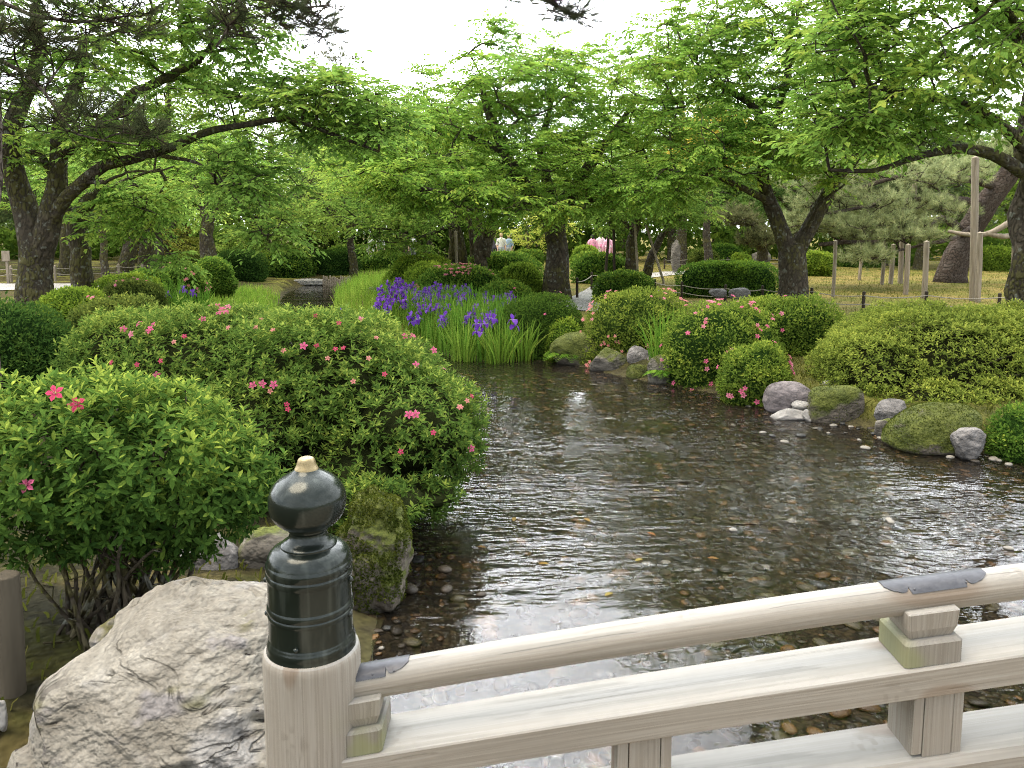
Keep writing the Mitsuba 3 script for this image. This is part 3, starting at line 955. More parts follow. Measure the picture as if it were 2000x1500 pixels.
RAIL = thing('bridge_railing', 'pale bare wood bridge railing with a dark bronze onion finial on its round end post', 'railing')
PX, PY = -0.4265, YR
_post_top = at(608, 1258, YR)[2]


def lathe(profile, cx, cy, sides=72):
    pr = np.asarray(profile, float)
    ang = np.arange(sides + 1) * 2 * np.pi / sides
    v = np.stack(np.broadcast_arrays(cx + pr[:, :1] * np.cos(ang), cy + pr[:, :1] * np.sin(ang), pr[:, 1:2]), -1).reshape(-1, 3)
    i, j = np.meshgrid(np.arange(len(pr) - 1), np.arange(sides), indexing='ij')
    a = (i * (sides + 1) + j).ravel()
    f = np.stack([a, a + 1, a + sides + 2, a + sides + 1], -1)
    uv = np.stack(np.broadcast_arrays(pr[:, 1:2], ang[None] * pr[:, :1].max()), -1).reshape(-1, 2)
    return v, f, uv


_k = 1.065e-3                                              # metres per photograph pixel at the post
_pr = [(0.1012, 0.30)] + [(0.1012, z) for z in np.linspace(0.4, _post_top - 0.022, 8)] + [(0.1005, _post_top - 0.012), (0.098, _post_top - 0.004), (0.094, _post_top), (0.0, _post_top + 0.001)]
wood_part('end_post', lathe(_pr, PX, PY), RAIL)


def hz(y):
    return at(607, y, YR)[2]


def crop(profile):
    """(radius, row) read off the photograph, in sixths of its pixels, to metres."""
    return [(r / 3.573 * _k, hz(880 + y / 3.573)) for r, y in profile]


_body = crop([(296, 1395), (308, 1385), (313, 1372), (312, 1350), (306, 1336), (308, 1322), (309, 1302), (303, 1288), (299, 1275), (296, 1264), (291, 1255), (291, 1200), (291, 1118), (296, 1108), (299, 1096), (296, 1084), (292, 1078), (296, 1070), (300, 1056), (298, 1040), (292, 1030),
              (290, 1024), (290, 960), (290, 868), (294, 858), (299, 844), (299, 828), (295, 818), (292, 812), (297, 800), (300, 780), (297, 762), (291, 752), (288, 744), (284, 722), (272, 698), (252, 676), (226, 660), (200, 652), (194, 650), (193, 640), (186, 632), (172, 624), (152, 610), (137, 592), (130, 572), (128, 556), (134, 548), (141, 540), (141, 532), (150, 526), (164, 518),
              (196, 498), (226, 470), (250, 432), (262, 392), (267, 350), (264, 308), (252, 270), (232, 236), (204, 206), (168, 180), (132, 160), (104, 145), (86, 132), (80, 126)])
_on = smooth_line(np.array([(r, 0, z) for r, z in _body[-20:]]), 0.0022)[:, [0, 2]]
_body = [(0.0, _body[0][1] - 0.002)] + _body[:-20] + [tuple(q) for q in _on]
FIN = obj('finial', lathe(_body, PX, PY, 96)[:2], 'bronze', RAIL, smooth=34)
_tip = crop([(82, 128), (79, 119), (73, 108), (67, 94), (63, 80), (60, 69), (55, 58), (46, 50), (34, 45.5), (20, 43.4), (0, 43)])
_tip = smooth_line(np.array([(r, 0, z) for r, z in _tip]), 0.0012)[:, [0, 2]]
obj('tip', lathe(np.abs(_tip) * [1, 1], PX, PY, 48)[:2], 'worn_brass', FIN, smooth=True)


def rivet(p, n, r):
    m = trimesh.creation.icosphere(2, r)
    m.apply_scale([1, 1, 1])
    m.apply_translation(np.asarray(p) + np.asarray(n) * r * 0.35)
    return m


for ang, row in ((-1.66, 1240), (-0.12, 880), (-0.22, 1110), (1.6, 1240), (3.3, 1110), (3.3, 880), (2.6, 1240)):
    n = np.array([math.cos(ang), math.sin(ang), 0])
    obj('rivet', rivet(np.array([PX, PY, hz(880 + row / 3.573)]) + n * 291 / 3.573 * _k, n, 0.0058), 'bronze', FIN, smooth=True)

XL, XR = PX + 0.04, 2.3
_xs = np.linspace(XL, XR, 40)
_rr = 0.0355
_circ = [(_rr * math.cos(a), _rr * math.sin(a)) for a in np.linspace(0, 2 * np.pi, 28, endpoint=False)]
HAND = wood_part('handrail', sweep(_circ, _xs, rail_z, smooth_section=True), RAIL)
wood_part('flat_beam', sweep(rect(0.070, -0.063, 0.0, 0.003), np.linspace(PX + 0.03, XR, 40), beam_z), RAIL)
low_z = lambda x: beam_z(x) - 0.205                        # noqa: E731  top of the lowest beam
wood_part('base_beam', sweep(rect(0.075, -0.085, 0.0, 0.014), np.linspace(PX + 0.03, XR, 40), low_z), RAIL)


def strap(x0, x1, ends):
    """Dark iron strap bent over the top of the handrail, its ends cut in a bracket outline."""
    m = 60
    xs = np.linspace(x0, x1, m)
    half = np.full(m, 0.86)
    L = x1 - x0
    for e in ends:
        d = (xs - x0 if e == 'l' else x1 - xs)
        w = np.where(d < 0.022, 0.30 + 0.34 * np.sin(np.clip(d / 0.022, 0, 1) * np.pi / 2), np.where(d < 0.048, 0.64 + 0.10 * np.sin((d - 0.022) / 0.026 * np.pi) - 0.16 * np.exp(-((d - 0.048) / 0.004) ** 2), 0.86))
        half = np.minimum(half, w)
    z, r = rail_z(xs), _rr + 0.0022
    sl = np.gradient(z, xs)
    a = np.linspace(-1, 1, 15)[None] * half[:, None] * 1.15
    out = []
    for rr in (r, _rr - 0.001):
        dz, dy = rr * np.cos(a), rr * np.sin(a)
        out.append(np.stack([xs[:, None] - sl[:, None] * dz, YR + dy, z[:, None] + dz], -1).reshape(-1, 3))
    k = 15
    i, j = np.meshgrid(np.arange(m - 1), np.arange(k - 1), indexing='ij')
    b = (i * k + j).ravel()
    f = np.stack([b, b + k, b + k + 1, b + 1], -1)
    n = m * k
    i = np.arange(m - 1)
    j = np.arange(k - 1)
    e1 = np.stack([i * k, i * k + n, (i + 1) * k + n, (i + 1) * k], -1)
    e2 = e1[:, ::-1] + k - 1
    e3 = np.stack([j, j + 1, j + 1 + n, j + n], -1)
    e4 = e3[:, ::-1] + (m - 1) * k
    key = obj('strap', (np.vstack(out), np.vstack([f, f[:, ::-1] + n, e1, e2, e3, e4])), 'dark_iron', HAND, smooth=30)
    for x in np.linspace(x0 + 0.25 * L, x1 - 0.25 * L, 2) if L > 0.15 else [x0 + 0.03, x0 + 0.075]:
        for s in (-0.75, 0.55):
            nrm = np.array([0, math.sin(s), math.cos(s)])
            obj('nail', rivet(np.array([x, YR, rail_z(x)]) + nrm * r, nrm, 0.0022), 'dark_iron', HAND, smooth=True)


strap(PX + 0.103, at(805, 1287, YR)[0], 'r')
strap(at(1724, 1150, YR)[0], at(1923, 1115, YR)[0], 'lr')


def bearing(xa, xb, half=False):
    """The two stacked blocks that carry the handrail on the flat beam."""
    xm = (xa + xb) / 2
    zb, zt = beam_z(xm), rail_z(xm)
    sl = float(np.polyval(np.polyder(HR), xm))
    gap = zt - _rr - zb
    w = (xb - xa) / 2
    wood_part('bearing_block', block(xa, xb, YR - 0.061, YR + 0.061, zb + 0.0008, zb + 0.60 * gap, 0.006, sl), RAIL, 'algae_wood')
    wood_part('rail_seat', block(xa + 0.10 * w, xb - 0.10 * w, YR - 0.053, YR + 0.053, zb + 0.60 * gap + 0.0008, zt - 0.012, 0.0025, sl, 0.009), RAIL)


_s = (at(1, 1, 1), )
bearing(at(1768, 1300, YR - 0.06)[0], at(1879, 1300, YR - 0.06)[0])
bearing(PX + 0.078, at(746, 1440, YR - 0.06)[0])


def short_post(xa, xb):
    xm = (xa + xb) / 2
    sl = float(np.polyval(np.polyder(HB), xm))
    zb, zt = low_z(xm), beam_z(xm) - 0.0635
    w = xb - xa
    y0 = YR - 0.056
    wood_part('post', block(xa + 0.002, xb - 0.002, y0 + 0.010, YR + 0.056, zb, zt, 0.003, sl), RAIL)
    for a, b, d in ((xa, xa + 0.20 * w, 0.002), (xa + 0.215 * w, xb - 0.215 * w, 0.0), (xb - 0.20 * w, xb, 0.002)):
        wood_part('facing_board', block(a, b, y0 + d, y0 + 0.0095, zb + 0.001, zt - 0.0005, 0.0012, sl), RAIL)


short_post(at(1784, 1430, YR - 0.056)[0], at(1880, 1430, YR - 0.056)[0])
short_post(at(1206, 1480, YR - 0.056)[0], at(1312, 1480, YR - 0.056)[0])

# the bridge's deck, just below the picture
_dk = MB()
for i in range(14):
    x0 = -0.75 + i * 0.22
    zt = float(low_z(x0 + 0.1)) - 0.086
    b = trimesh.creation.box((0.212, 3.1, 0.07))
    b.apply_translation((x0 + 0.106, 0.1, zt - 0.035))
    _dk.add(b.vertices, b.faces)
struct('bridge_deck', _dk.mesh(), 'grey_wood')

# ------------------------------------------------------------------ rocks


def rock_mesh(c, r, seed, amp=0.22, freq=1.6, sub=4, power=2.6, rot=0.0, facet=0.0):
    m = trimesh.creation.icosphere(sub)
    u = unit(np.array(m.vertices))
    s = (np.abs(u) ** power).sum(1) ** (-1 / power)
    p = u * s[:, None]
    k = (meshkit.fbm(u * freq + seed * 3.7, 4, seed=seed) - 0.5) * 2 * amp
    if facet:
        rng = np.random.default_rng(seed)
        for _ in range(9):
            nn = unit(rng.normal(0, 1, 3))
            d = p @ nn
            h = rng.uniform(0.62, 0.9)
            p = p - np.maximum(d - h, 0)[:, None] * nn * facet
    p = p * (1 + k)[:, None] * np.asarray(r)
    cs, sn = math.cos(rot), math.sin(rot)
    p = np.stack([p[:, 0] * cs - p[:, 1] * sn, p[:, 0] * sn + p[:, 1] * cs, p[:, 2]], -1)
    return trimesh.Trimesh(p + np.asarray(c), m.faces, process=False)


# the great pale boulder by the end post
_m = trimesh.creation.icosphere(6)
_u = unit(np.array(_m.vertices))
_p = _u * ((np.abs(_u) ** 2.3).sum(1) ** (-1 / 2.3))[:, None]
_top = at(400, 1185, 2.42)[2]
_p = _p * np.array([0.47, 0.55, 0.66])
_p[:, 0] -= 0.25 * np.maximum(-_p[:, 2] + 0.1, 0) * (_p[:, 0] < 0) + 0.0
_c = np.array([-1.02, 2.42, _top - 0.60])
_q = _p + _c
_big = (meshkit.fbm(_q * 2.1 + 3, 3, seed=21) - 0.5) * 0.30
_wx = meshkit.fbm(_q * 2.0, 3, seed=5) - 0.5
_wz = meshkit.fbm(_q * 2.0 + 9, 3, seed=6) - 0.5
_st = np.stack([(_q[:, 0] + 0.5 * _wx) * 4.5, _q[:, 1] * 4, (_q[:, 2] + 0.5 * _wz + 0.25 * _q[:, 0]) * 15], -1)
_fold = 1 - np.abs(2 * meshkit.fbm(_st, 4, seed=9) - 1)
_mask = sstep(0.42, 0.60, meshkit.fbm(_q * 2.4 + 1.5, 3, seed=31) + 0.22 * (_q[:, 0] + 1.05))
_vein = np.abs(meshkit.fbm(_q * np.array([5, 5, 3.0]) + 4, 3, seed=33) - 0.5)
_crack = np.exp(-(_vein / 0.018) ** 2)
_step = meshkit.fbm(np.stack([_q[:, 0] * 3 + _wz, _q[:, 1] * 3, _q[:, 2] * 6 + 2 * _wx], -1), 2, seed=41)
_dsp = _big + 0.045 * (_fold - 0.72) * (0.05 + 0.9 * _mask) + 0.035 * (sstep(0.46, 0.49, _step) - 0.5)
for _f, _w, _amp, _sd in ((0.8, 0.022, 0.040, 51), (1.6, 0.028, 0.013, 52), (3.2, 0.04, 0.005, 53)):          # wrinkled creases along the bedding
    _n = meshkit.fbm(_st * np.array([0.55, 0.55, 0.75]) * _f + _sd, 3, seed=_sd)
    _dsp -= _amp * np.exp(-((_n - 0.5) / _w) ** 2) * (0.08 + 1.0 * _mask) * sstep(0.38, 0.58, meshkit.fbm(_q * 5 + _sd, 2, seed=_sd))
_dsp += (meshkit.fbm(_q * 14, 4, seed=12) - 0.5) * 0.03
_v = _q + _u * _dsp[:, None]
BOULDER = obj('boulder', (_v, np.array(_m.faces)), 'boulder_stone', smooth=True)
tag(BOULDER, 'large cream coloured wrinkled boulder standing left of the round end post', 'boulder')


def stone(label, x0, x1, yt, yb, Y, mat, seed, ry=0.8, amp=0.16, power=2.6, sub=4, facet=0.75, name='rock', group=None, sink=0.25, rot=0.0, moss=0):
    a, b = at((x0 + x1) / 2, yt, Y), at((x0 + x1) / 2, yb, Y)
    rx = (x1 - x0) / 2 / F * Y
    h = a[2] - b[2]
    zb = b[2] - sink * h
    rz = (a[2] - zb) / 2
    c = np.array([a[0], Y + 0.15 * rx, (a[2] + zb) / 2])
    m = rock_mesh(c, (rx, rx * ry, rz), seed, amp, sub=sub, power=power, facet=facet, rot=rot)
    ext = m.vertices.max(0) - m.vertices.min(0)
    m.vertices = (m.vertices - c) * np.array([2 * rx / ext[0], 1, 2 * rz / ext[2]]) + c
    if moss:
        key = thing(name, label, 'rock', group)
        obj('stone', m, mat, key, smooth=50)
        rng = np.random.default_rng(seed)
        p, fi = trimesh.sample.sample_surface(m, moss, seed=seed)
        n = m.face_normals[fi]
        k = (n[:, 2] > -0.3 + 0.4 * meshkit.noise(p * 5, 3)) & (meshkit.fbm(p * 4, 3, seed=seed) > 0.40)
        p, n = p[k], n[k]
        d = n + rng.normal(0, 0.55, n.shape) + [0, 0, 0.2]
        ll = 0.016 * rng.uniform(0.6, 1.3, len(p))
        mb = MB()
        mb.add(*leaves(p, d, n + rng.normal(0, 0.4, n.shape), ll, ll * 0.45, LEAF2, pick(((0.028, 0.045, 0.008), (0.075, 0.098, 0.016), (0.17, 0.185, 0.03)), rng, len(p), meshkit.noise(p * 9, 4))))
        obj('moss', mb.mesh(), 'leaf', key, color=mb.color(), kind='stuff')
        return key
    key = obj(name, m, mat, smooth=50)
    tag(key, label, 'rock', group)
    return key


stone('rounded purple grey boulder at the far water edge beside a white flat stone', 1496, 1592, 746, 806, 8.9, 'purple_stone', 3, 0.8, 0.07, 2.3, facet=0.3)
stone('square block of stone capped with golden moss, right of the purple grey boulder', 1580, 1690, 756, 828, 8.42, 'mossy_stone', 4, 0.5, 0.08, 4.0, facet=0.2, moss=2600)
stone('small pale stone lying on top of the moss behind the mossy block', 1600, 1646, 746, 768, 9.3, 'pale_stone', 5, 0.7, 0.10)
stone('flat white stone lying half in the water below the purple grey boulder', 1508, 1590, 799, 826, 8.55, 'pale_stone', 6, 0.5, 0.14)
stone('small rounded white stone touching the right end of the flat white stone', 1568, 1612, 801, 828, 8.45, 'pale_stone', 7, 0.8, 0.08)
stone('white stone wedged between the purple grey boulder and the mossy block', 1546, 1586, 785, 804, 8.65, 'pale_stone', 8, 0.7, 0.12)
stone('dark grey smooth stone in the shade under the wide open azalea', 1714, 1780, 782, 832, 7.95, 'grey_stone', 9, 0.8, 0.08)
stone('small half mossy stone left of the great mossy rock at the water', 1712, 1752, 818, 852, 7.72, 'half_mossy_stone', 10, 0.8, 0.1)
stone('great moss covered rock sloping into the stream at the right', 1742, 1925, 788, 880, 7.35, 'mossy_stone', 11, 0.75, 0.10, 2.8, facet=0.4, moss=9000)
stone('white and grey angular stone leaning on the great mossy rock at the right edge', 1864, 1932, 834, 890, 7.0, 'grey_stone', 12, 0.7, 0.16, facet=0.8)
stone('brown rounded rock with a mossy top at the foot of the pink azalea', 1152, 1240, 678, 734, 11.6, 'half_mossy_stone', 13, 0.8, 0.1, moss=1500)
stone('grey upright stone between the mossy rocks on the far bank', 1226, 1276, 678, 722, 11.5, 'grey_stone', 14, 0.8, 0.1, facet=0.7)
stone('low green mossy step stone at the water edge of the far bank', 1224, 1272, 712, 742, 11.0, 'mossy_stone', 15, 0.7, 0.06, 4.0, moss=900)
stone('tall mossy rock at the left foot of the double lobed azalea', 1262, 1330, 694, 764, 10.7, 'half_mossy_stone', 16, 0.8, 0.12, moss=900)
stone('long mossy stone slope under the dark mound beside the irises', 1078, 1180, 655, 716, 12.2, 'mossy_stone', 17, 0.6, 0.12, moss=1500)
stone('small grey stone beside the mossy step stone', 1266, 1300, 690, 724, 11.3, 'half_mossy_stone', 18, 0.8, 0.1)
stone('moss covered rock dropping into the water behind the onion finial', 636, 808, 968, 1225, 4.2, 'mossy_stone', 19, 0.9, 0.40, 2.1, sub=5, facet=0.5, moss=26000, sink=0.1)
stone('grey flat topped rock seen between the near bush and the onion finial', 458, 600, 1032, 1170, 4.1, 'half_mossy_stone', 20, 0.8, 0.10, 3.2, sub=5, facet=0.5)
stone('pale grey stone lying on the shady ground behind the near bush', 330, 470, 1050, 1130, 4.0, 'grey_stone', 22, 0.7, 0.12)
stone('small pale stone on the ground left of the great boulder', -25, 14, 1370, 1420, 2.35, 'pale_stone', 23, 0.8, 0.1)
for _x0, _x1, _yt, _yb, _s, _w in ((1385, 1420, 558, 578, 24, 'round pale stone behind the rope fence above the double lobed azalea'), (1425, 1470, 560, 582, 25, 'wider pale stone right of the round one behind the rope fence')):
    stone(_w, _x0, _x1, _yt + 4, _yb, 17.3, 'grey_stone', _s, 0.7, 0.1)
stone('mossy stone block at the water left of the purple irises', 712, 752, 560, 600, 22.0, 'half_mossy_stone', 26, 0.8, 0.12)
stone('dark standing stone far behind the clipped hedge', 1312, 1330, 468, 524, 33.0, 'half_mossy_stone', 27, 0.8, 0.12, 3.2)
stone('squat dark rock under the small pruned pine beyond the hedge', 1468, 1504, 488, 516, 31.0, 'half_mossy_stone', 28, 0.8, 0.16)

# pebbles: those above water one by one, the bed's 300 nearest as pieces, the rest as gravel
PEB = []
_rng = np.random.default_rng(77)
TONES = [((0.034, 0.018, 0.006), (0.125, 0.066, 0.018)), ((0.014, 0.011, 0.006), (0.036, 0.027, 0.015)), ((0.030, 0.026, 0.012), (0.074, 0.061, 0.025)), ((0.13, 0.12, 0.10), (0.22, 0.205, 0.17)), ((0.016, 0.017, 0.015), (0.042, 0.042, 0.038))]
for i, (lo, hi) in enumerate(TONES):
    def _col(p, n, uv, lo=lo, hi=hi):
        t = cell_rand(p.x * 9, p.y * 9, 3) * 0.6 + 0.4 * fbm(p.x * 30, p.y * 30, p.z * 30, 3)
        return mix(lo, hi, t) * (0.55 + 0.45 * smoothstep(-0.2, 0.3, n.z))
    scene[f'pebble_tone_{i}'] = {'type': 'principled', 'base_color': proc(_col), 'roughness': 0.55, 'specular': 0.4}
_peb_shapes = []
for i in range(6):
    m = rock_mesh((0, 0, 0), (1, 0.74, 0.42), 60 + i, 0.16, 1.2, sub=1, power=2.4)
    _peb_shapes.append(m)
_peb_ply = [[mikit.ply(m, f'pebble_tone_{t}', True) for m in _peb_shapes] for t in range(5)]


def peb_matrix(x, y, z, r, a, tilt=0.0):
    return T().translate([float(x), float(y), float(z)]).rotate([0, 0, 1], float(a)).rotate([1, 0, 0], float(tilt)).scale(float(r))


_n = 8500
_pp = np.stack([_rng.uniform(-1.0, 8.5, _n), 2.2 + 9.3 * _rng.random(_n) ** 1.25], -1)
_pp = _pp[np.abs(_pp[:, 0]) < 0.75 * _pp[:, 1] + 0.8]
_pp = _pp[shapely.contains_xy(WATER.buffer(-0.02), _pp[:, 0], _pp[:, 1])]
_r = (0.016 + 0.036 * _rng.random(len(_pp)) ** 2.0) * (1 + 0.05 * _pp[:, 1])
_z = ground_z(_pp[:, 0], _pp[:, 1])
_a = _rng.uniform(0, 360, len(_pp))
_sc = _r / np.hypot(_pp[:, 0], _pp[:, 1] + 1)
_order = np.argsort(-_sc)
for k in _order[:300]:
    t = _rng.choice(5, p=[0.34, 0.29, 0.2, 0.04, 0.13])
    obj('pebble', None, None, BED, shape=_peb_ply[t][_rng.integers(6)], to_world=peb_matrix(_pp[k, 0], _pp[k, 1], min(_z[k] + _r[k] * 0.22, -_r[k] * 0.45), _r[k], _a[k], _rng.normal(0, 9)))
_o = np.array([[1, 0, 0], [0, 1, 0], [-1, 0, 0], [0, -1, 0], [0, 0, 1], [0, 0, -1.0]])
_low = trimesh.Trimesh(_o, [[0, 1, 4], [1, 2, 4], [2, 3, 4], [3, 0, 4], [1, 0, 5], [2, 1, 5], [3, 2, 5], [0, 3, 5]]).subdivide()
_low.vertices = unit(np.array(_low.vertices))
_gr = [MB() for _ in range(5)]
for k in _order[300:]:
    t = _rng.choice(5, p=[0.34, 0.29, 0.2, 0.04, 0.13])
    c, s = math.cos(_a[k]), math.sin(_a[k])
    q = np.array(_low.vertices) * np.array([1, 0.72, 0.45]) * _r[k] * _rng.uniform(0.85, 1.15, 3)
    q = np.stack([q[:, 0] * c - q[:, 1] * s, q[:, 0] * s + q[:, 1] * c, q[:, 2]], -1) + [_pp[k, 0], _pp[k, 1], min(_z[k] + _r[k] * 0.15, -_r[k] * 0.3)]
    _gr[t].add(q, _low.faces)
for t in range(5):
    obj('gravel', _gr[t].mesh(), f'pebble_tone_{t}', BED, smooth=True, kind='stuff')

_edge = [(1628, 832), (1645, 828), (1662, 834), (1652, 846), (1680, 826), (1676, 838), (1694, 830), (1702, 838), (1722, 836), (1708, 848), (1718, 856), (1740, 852), (1752, 860), (1602, 838), (1618, 846), (1532, 864), (1678, 860), (1564, 852), (1690, 876), (1842, 886), (1866, 884), (1884, 890), (1856, 894), (1905, 902), (1950, 900), (1965, 896), (1970, 908), (1984, 890), (1940, 898), (1898, 940), (1874, 890), (1736, 1016), (1740, 1020), (1667, 1058), (1970, 1072), (1432, 1036), (1490, 846), (1508, 852)]
_bright = {35, 31, 34, 15, 19}
for k, (x, y) in enumerate(_edge):
    p = gp(x, y, 0.0)
    r = (0.045 if k in _bright else 0.022 + 0.03 * _rng.random()) * (0.7 if p[1] < 6 else 1.0)
    t = 3 if (k in _bright or k % 2 == 0) else (4 if k % 4 == 1 else 1)
    key = obj('pebble', None, None, shape=_peb_ply[t][k % 6], to_world=peb_matrix(p[0], p[1], r * 0.12, r, _rng.uniform(0, 360)))
    tag(key, 'small rounded pebble breaking the water surface near the far stony edge', 'pebble', 'pebbles at the water edge')
for x, y, r in ((805, 1082, 0.035), (868, 1114, 0.05), (872, 1152, 0.045), (800, 1152, 0.06), (940, 1162, 0.03)):
    p = gp(x, y, 0.0)
    key = obj('pebble', None, None, shape=_peb_ply[1][int(x) % 6], to_world=peb_matrix(p[0], p[1], r * 0.1, r, _rng.uniform(0, 360)))
    tag(key, 'dark wet stone breaking the water surface near the mossy rock on the left', 'pebble', 'dark stones in the near water')
for x, y, c in ((1073, 1102, (0.30, 0.20, 0.06)), (1140, 1012, (0.34, 0.24, 0.10)), (1181, 1164, (0.33, 0.27, 0.09)), (1263, 1040, (0.28, 0.13, 0.05)), (1005, 1010, (0.30, 0.22, 0.08)), (1240, 1096, (0.31, 0.25, 0.08)), (1404, 1092, (0.26, 0.15, 0.06)), (1290, 960, (0.30, 0.24, 0.10)), (950, 1070, (0.22, 0.14, 0.06))):
    p = gp(x, y, 0.004)
    a = _rng.uniform(0, 6.28)
    v, f, cc = leaves(p[None], np.array([[math.cos(a), math.sin(a), 0.03]]), np.array([[0, 0, 1.0]]), 0.075, 0.036, LEAF6, np.array([c]))
    key = obj('fallen_leaf', (v, f), 'leaf', color=cc)
    tag(key, 'dry yellow brown leaf drifting on the open water of the stream', 'leaf', 'fallen leaves on the stream')
_p = gp(1015, 1153, -0.03)
key = obj('sky_glare_slab', rock_mesh(_p, (0.11, 0.05, 0.025), 90, 0.1, power=3.5), 'pale_stone', smooth=True)  # added slab, stands in for a bright reflection of the sky
tag(key, 'added pale slab just under the water standing for a sky reflection in the middle of the stream', 'stone')

# ------------------------------------------------------------------ near shrubs
RHO = dict(cols=((0.032, 0.078, 0.018), (0.100, 0.185, 0.034), (0.44, 0.52, 0.085)))
AZN = dict(cols=((0.036, 0.080, 0.020), (0.130, 0.218, 0.040), (0.44, 0.50, 0.095)))


def at_g(x, Y):
    """Ground point under pixel column x at distance Y."""
    p = at(x, 700, Y)
    return np.array([p[0], Y, gz(p[0], Y)])


rng = np.random.default_rng(1)
# the near bush on the left
Y = 3.15
c = at(215, 950, Y)
NEAR = thing('azalea_bush', 'nearest leafy azalea on the left with big glossy leaves and bare stems showing below', 'bush')
_z = at(215, 738, Y)[2]
lobes = [(np.array([c[0], Y, _z - 0.36]), (0.60, 0.55, 0.36), 2.2), (np.array([at(430, 900, Y)[0], Y - 0.02, at(430, 880, Y)[2] - 0.14]), (0.22, 0.34, 0.26), 2.1),
         (np.array([at(30, 900, Y)[0] - 0.05, Y - 0.05, at(30, 760, Y)[2] - 0.32]), (0.36, 0.45, 0.34), 2.1), (np.array([at(380, 1000, Y)[0], Y + 0.1, at(380, 1000, Y)[2]]), (0.24, 0.30, 0.20), 2.1), (np.array([at(320, 1040, Y)[0], Y + 0.05, at(320, 1040, Y)[2]]), (0.26, 0.34, 0.13), 2.1)]
D1 = Dome(lobes, 2, 0.13, 3.0)
mb = MB()
shrub_rosettes(mb, D1, 6200, 8, (0.049, 0.0185), RHO, rng, 0.22, LEAF6, low=-0.8)
P_, N_ = D1.sample(500, rng, -0.9)
obj('foliage', mb.mesh(), 'leaf', NEAR, color=mb.color(), kind='stuff')
stems_for(NEAR, at_g(230, 3.2) + [0, 0, 0.0], D1, 34, 0.013, rng, low=-0.8, reach=0.75)
stems_for(NEAR, at_g(120, 3.0), D1, 12, 0.010, rng, low=-0.8, reach=0.75)
for x, y in ((108, 768), (52, 948), (150, 790)):
    obj('flower', None, None, NEAR, shape=PINKS[2 if y < 800 else 0], to_world=pose(at(x, y, Y - 0.50 if y > 800 else Y - 0.30), (0.2, -0.8, 0.4), 0.032 if y > 800 else 0.036))

# the wide azalea in the middle
BIG = thing('azalea_bush', 'wide spreading dark azalea with scattered pink flowers reaching over the stream behind the onion finial', 'bush')
Yb = 5.9


def lobe(x, y, Y, rx, ry, rz, pw=2.2):
    s = Y / F
    return (at(x, y, Y), (rx * s, ry, rz * s), pw)


lobes = [lobe(620, 790, 6.0, 270, 1.0, 190), lobe(810, 835, 5.6, 145, 0.8, 118), lobe(430, 720, 6.3, 200, 0.9, 125), lobe(260, 690, 6.6, 120, 0.7, 85), lobe(690, 930, 5.3, 150, 0.6, 105), lobe(500, 860, 5.3, 140, 0.6, 130), lobe(330, 820, 5.7, 120, 0.6, 90), lobe(845, 870, 5.4, 60, 0.4, 50), lobe(790, 950, 5.2, 85, 0.4, 45), lobe(745, 975, 4.75, 120, 0.42, 38), lobe(850, 965, 4.95, 55, 0.25, 26)]
D2 = Dome(lobes, 4, 0.14, 2.4)
mb = MB()
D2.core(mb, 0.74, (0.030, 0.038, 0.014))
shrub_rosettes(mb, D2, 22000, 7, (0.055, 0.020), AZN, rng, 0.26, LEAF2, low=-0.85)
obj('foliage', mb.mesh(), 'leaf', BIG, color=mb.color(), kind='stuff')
stems_for(BIG, at_g(680, 5.6), D2, 22, 0.016, rng, low=-0.9, reach=0.85)


def flower_at(key, dome, x, y, size, kind, jit=0.25):
    """A flower on the shrub where the line of sight through (x, y) first meets its skin."""
    d = unit(ray(x, y))
    best = None
    for k, (c, r, pw) in enumerate(dome.lobes):
        t = np.linspace(2.0, 40.0, 1900)
        q = EYE + d * t[:, None]
        dv = q - np.asarray(c)
        l = np.linalg.norm(dv, axis=1)
        near = l < max(r) * 1.3
        if not near.any():
            continue
        ins = l[near] < dome.radius(k, dv[near] / l[near][:, None])
        if ins.any():
            i = np.flatnonzero(near)[np.argmax(ins)]
            if best is None or t[i] < best[0]:
                best = (t[i], q[i], dv[i] / l[i])
    if best is None:
        return
    n = best[2] + np.array([0, -0.6, 0.4]) + rng.normal(0, jit, 3)
    obj('flower', None, None, key, shape=PINKS[kind], to_world=pose(best[1] - d * 0.03, n, size, rng.uniform(0, 6)))


for x, y, k in [(424, 598, 0), (434, 604, 0), (442, 610, 0), (428, 612, 0), (446, 600, 1), (414, 597, 0), (396, 624, 0), (372, 596, 1), (272, 633, 0), (241, 643, 0), (294, 643, 0), (290, 647, 0), (300, 636, 0), (257, 653, 1), (218, 708, 2), (314, 705, 2), (306, 733, 0), (268, 712, 2), (340, 668, 3), (360, 657, 2), (205, 611, 1),
                (593, 676, 0), (554, 685, 3), (617, 617, 2), (662, 631, 2), (705, 624, 1), (510, 624, 3), (500, 640, 3), (446, 640, 3), (533, 645, 3), (618, 675, 2), (655, 682, 2), (671, 680, 2), (690, 745, 3), (790, 657, 0), (806, 656, 0), (805, 660, 0), (847, 684, 0), (812, 713, 0), (751, 731, 2), (494, 753, 0), (513, 750, 0), (535, 751, 0), (528, 764, 3), (560, 790, 2), (562, 800, 2),
                (798, 810, 0), (812, 809, 0), (890, 715, 3), (864, 720, 1), (884, 712, 1), (919, 741, 0), (900, 795, 3), (912, 783, 3), (921, 774, 2), (897, 795, 3), (953, 800, 1), (846, 845, 2), (920, 875, 0), (783, 882, 2), (640, 700, 3), (720, 700, 3), (735, 660, 3)]:
    flower_at(BIG, D2, x, y, 0.034 if k < 2 else 0.023, k)

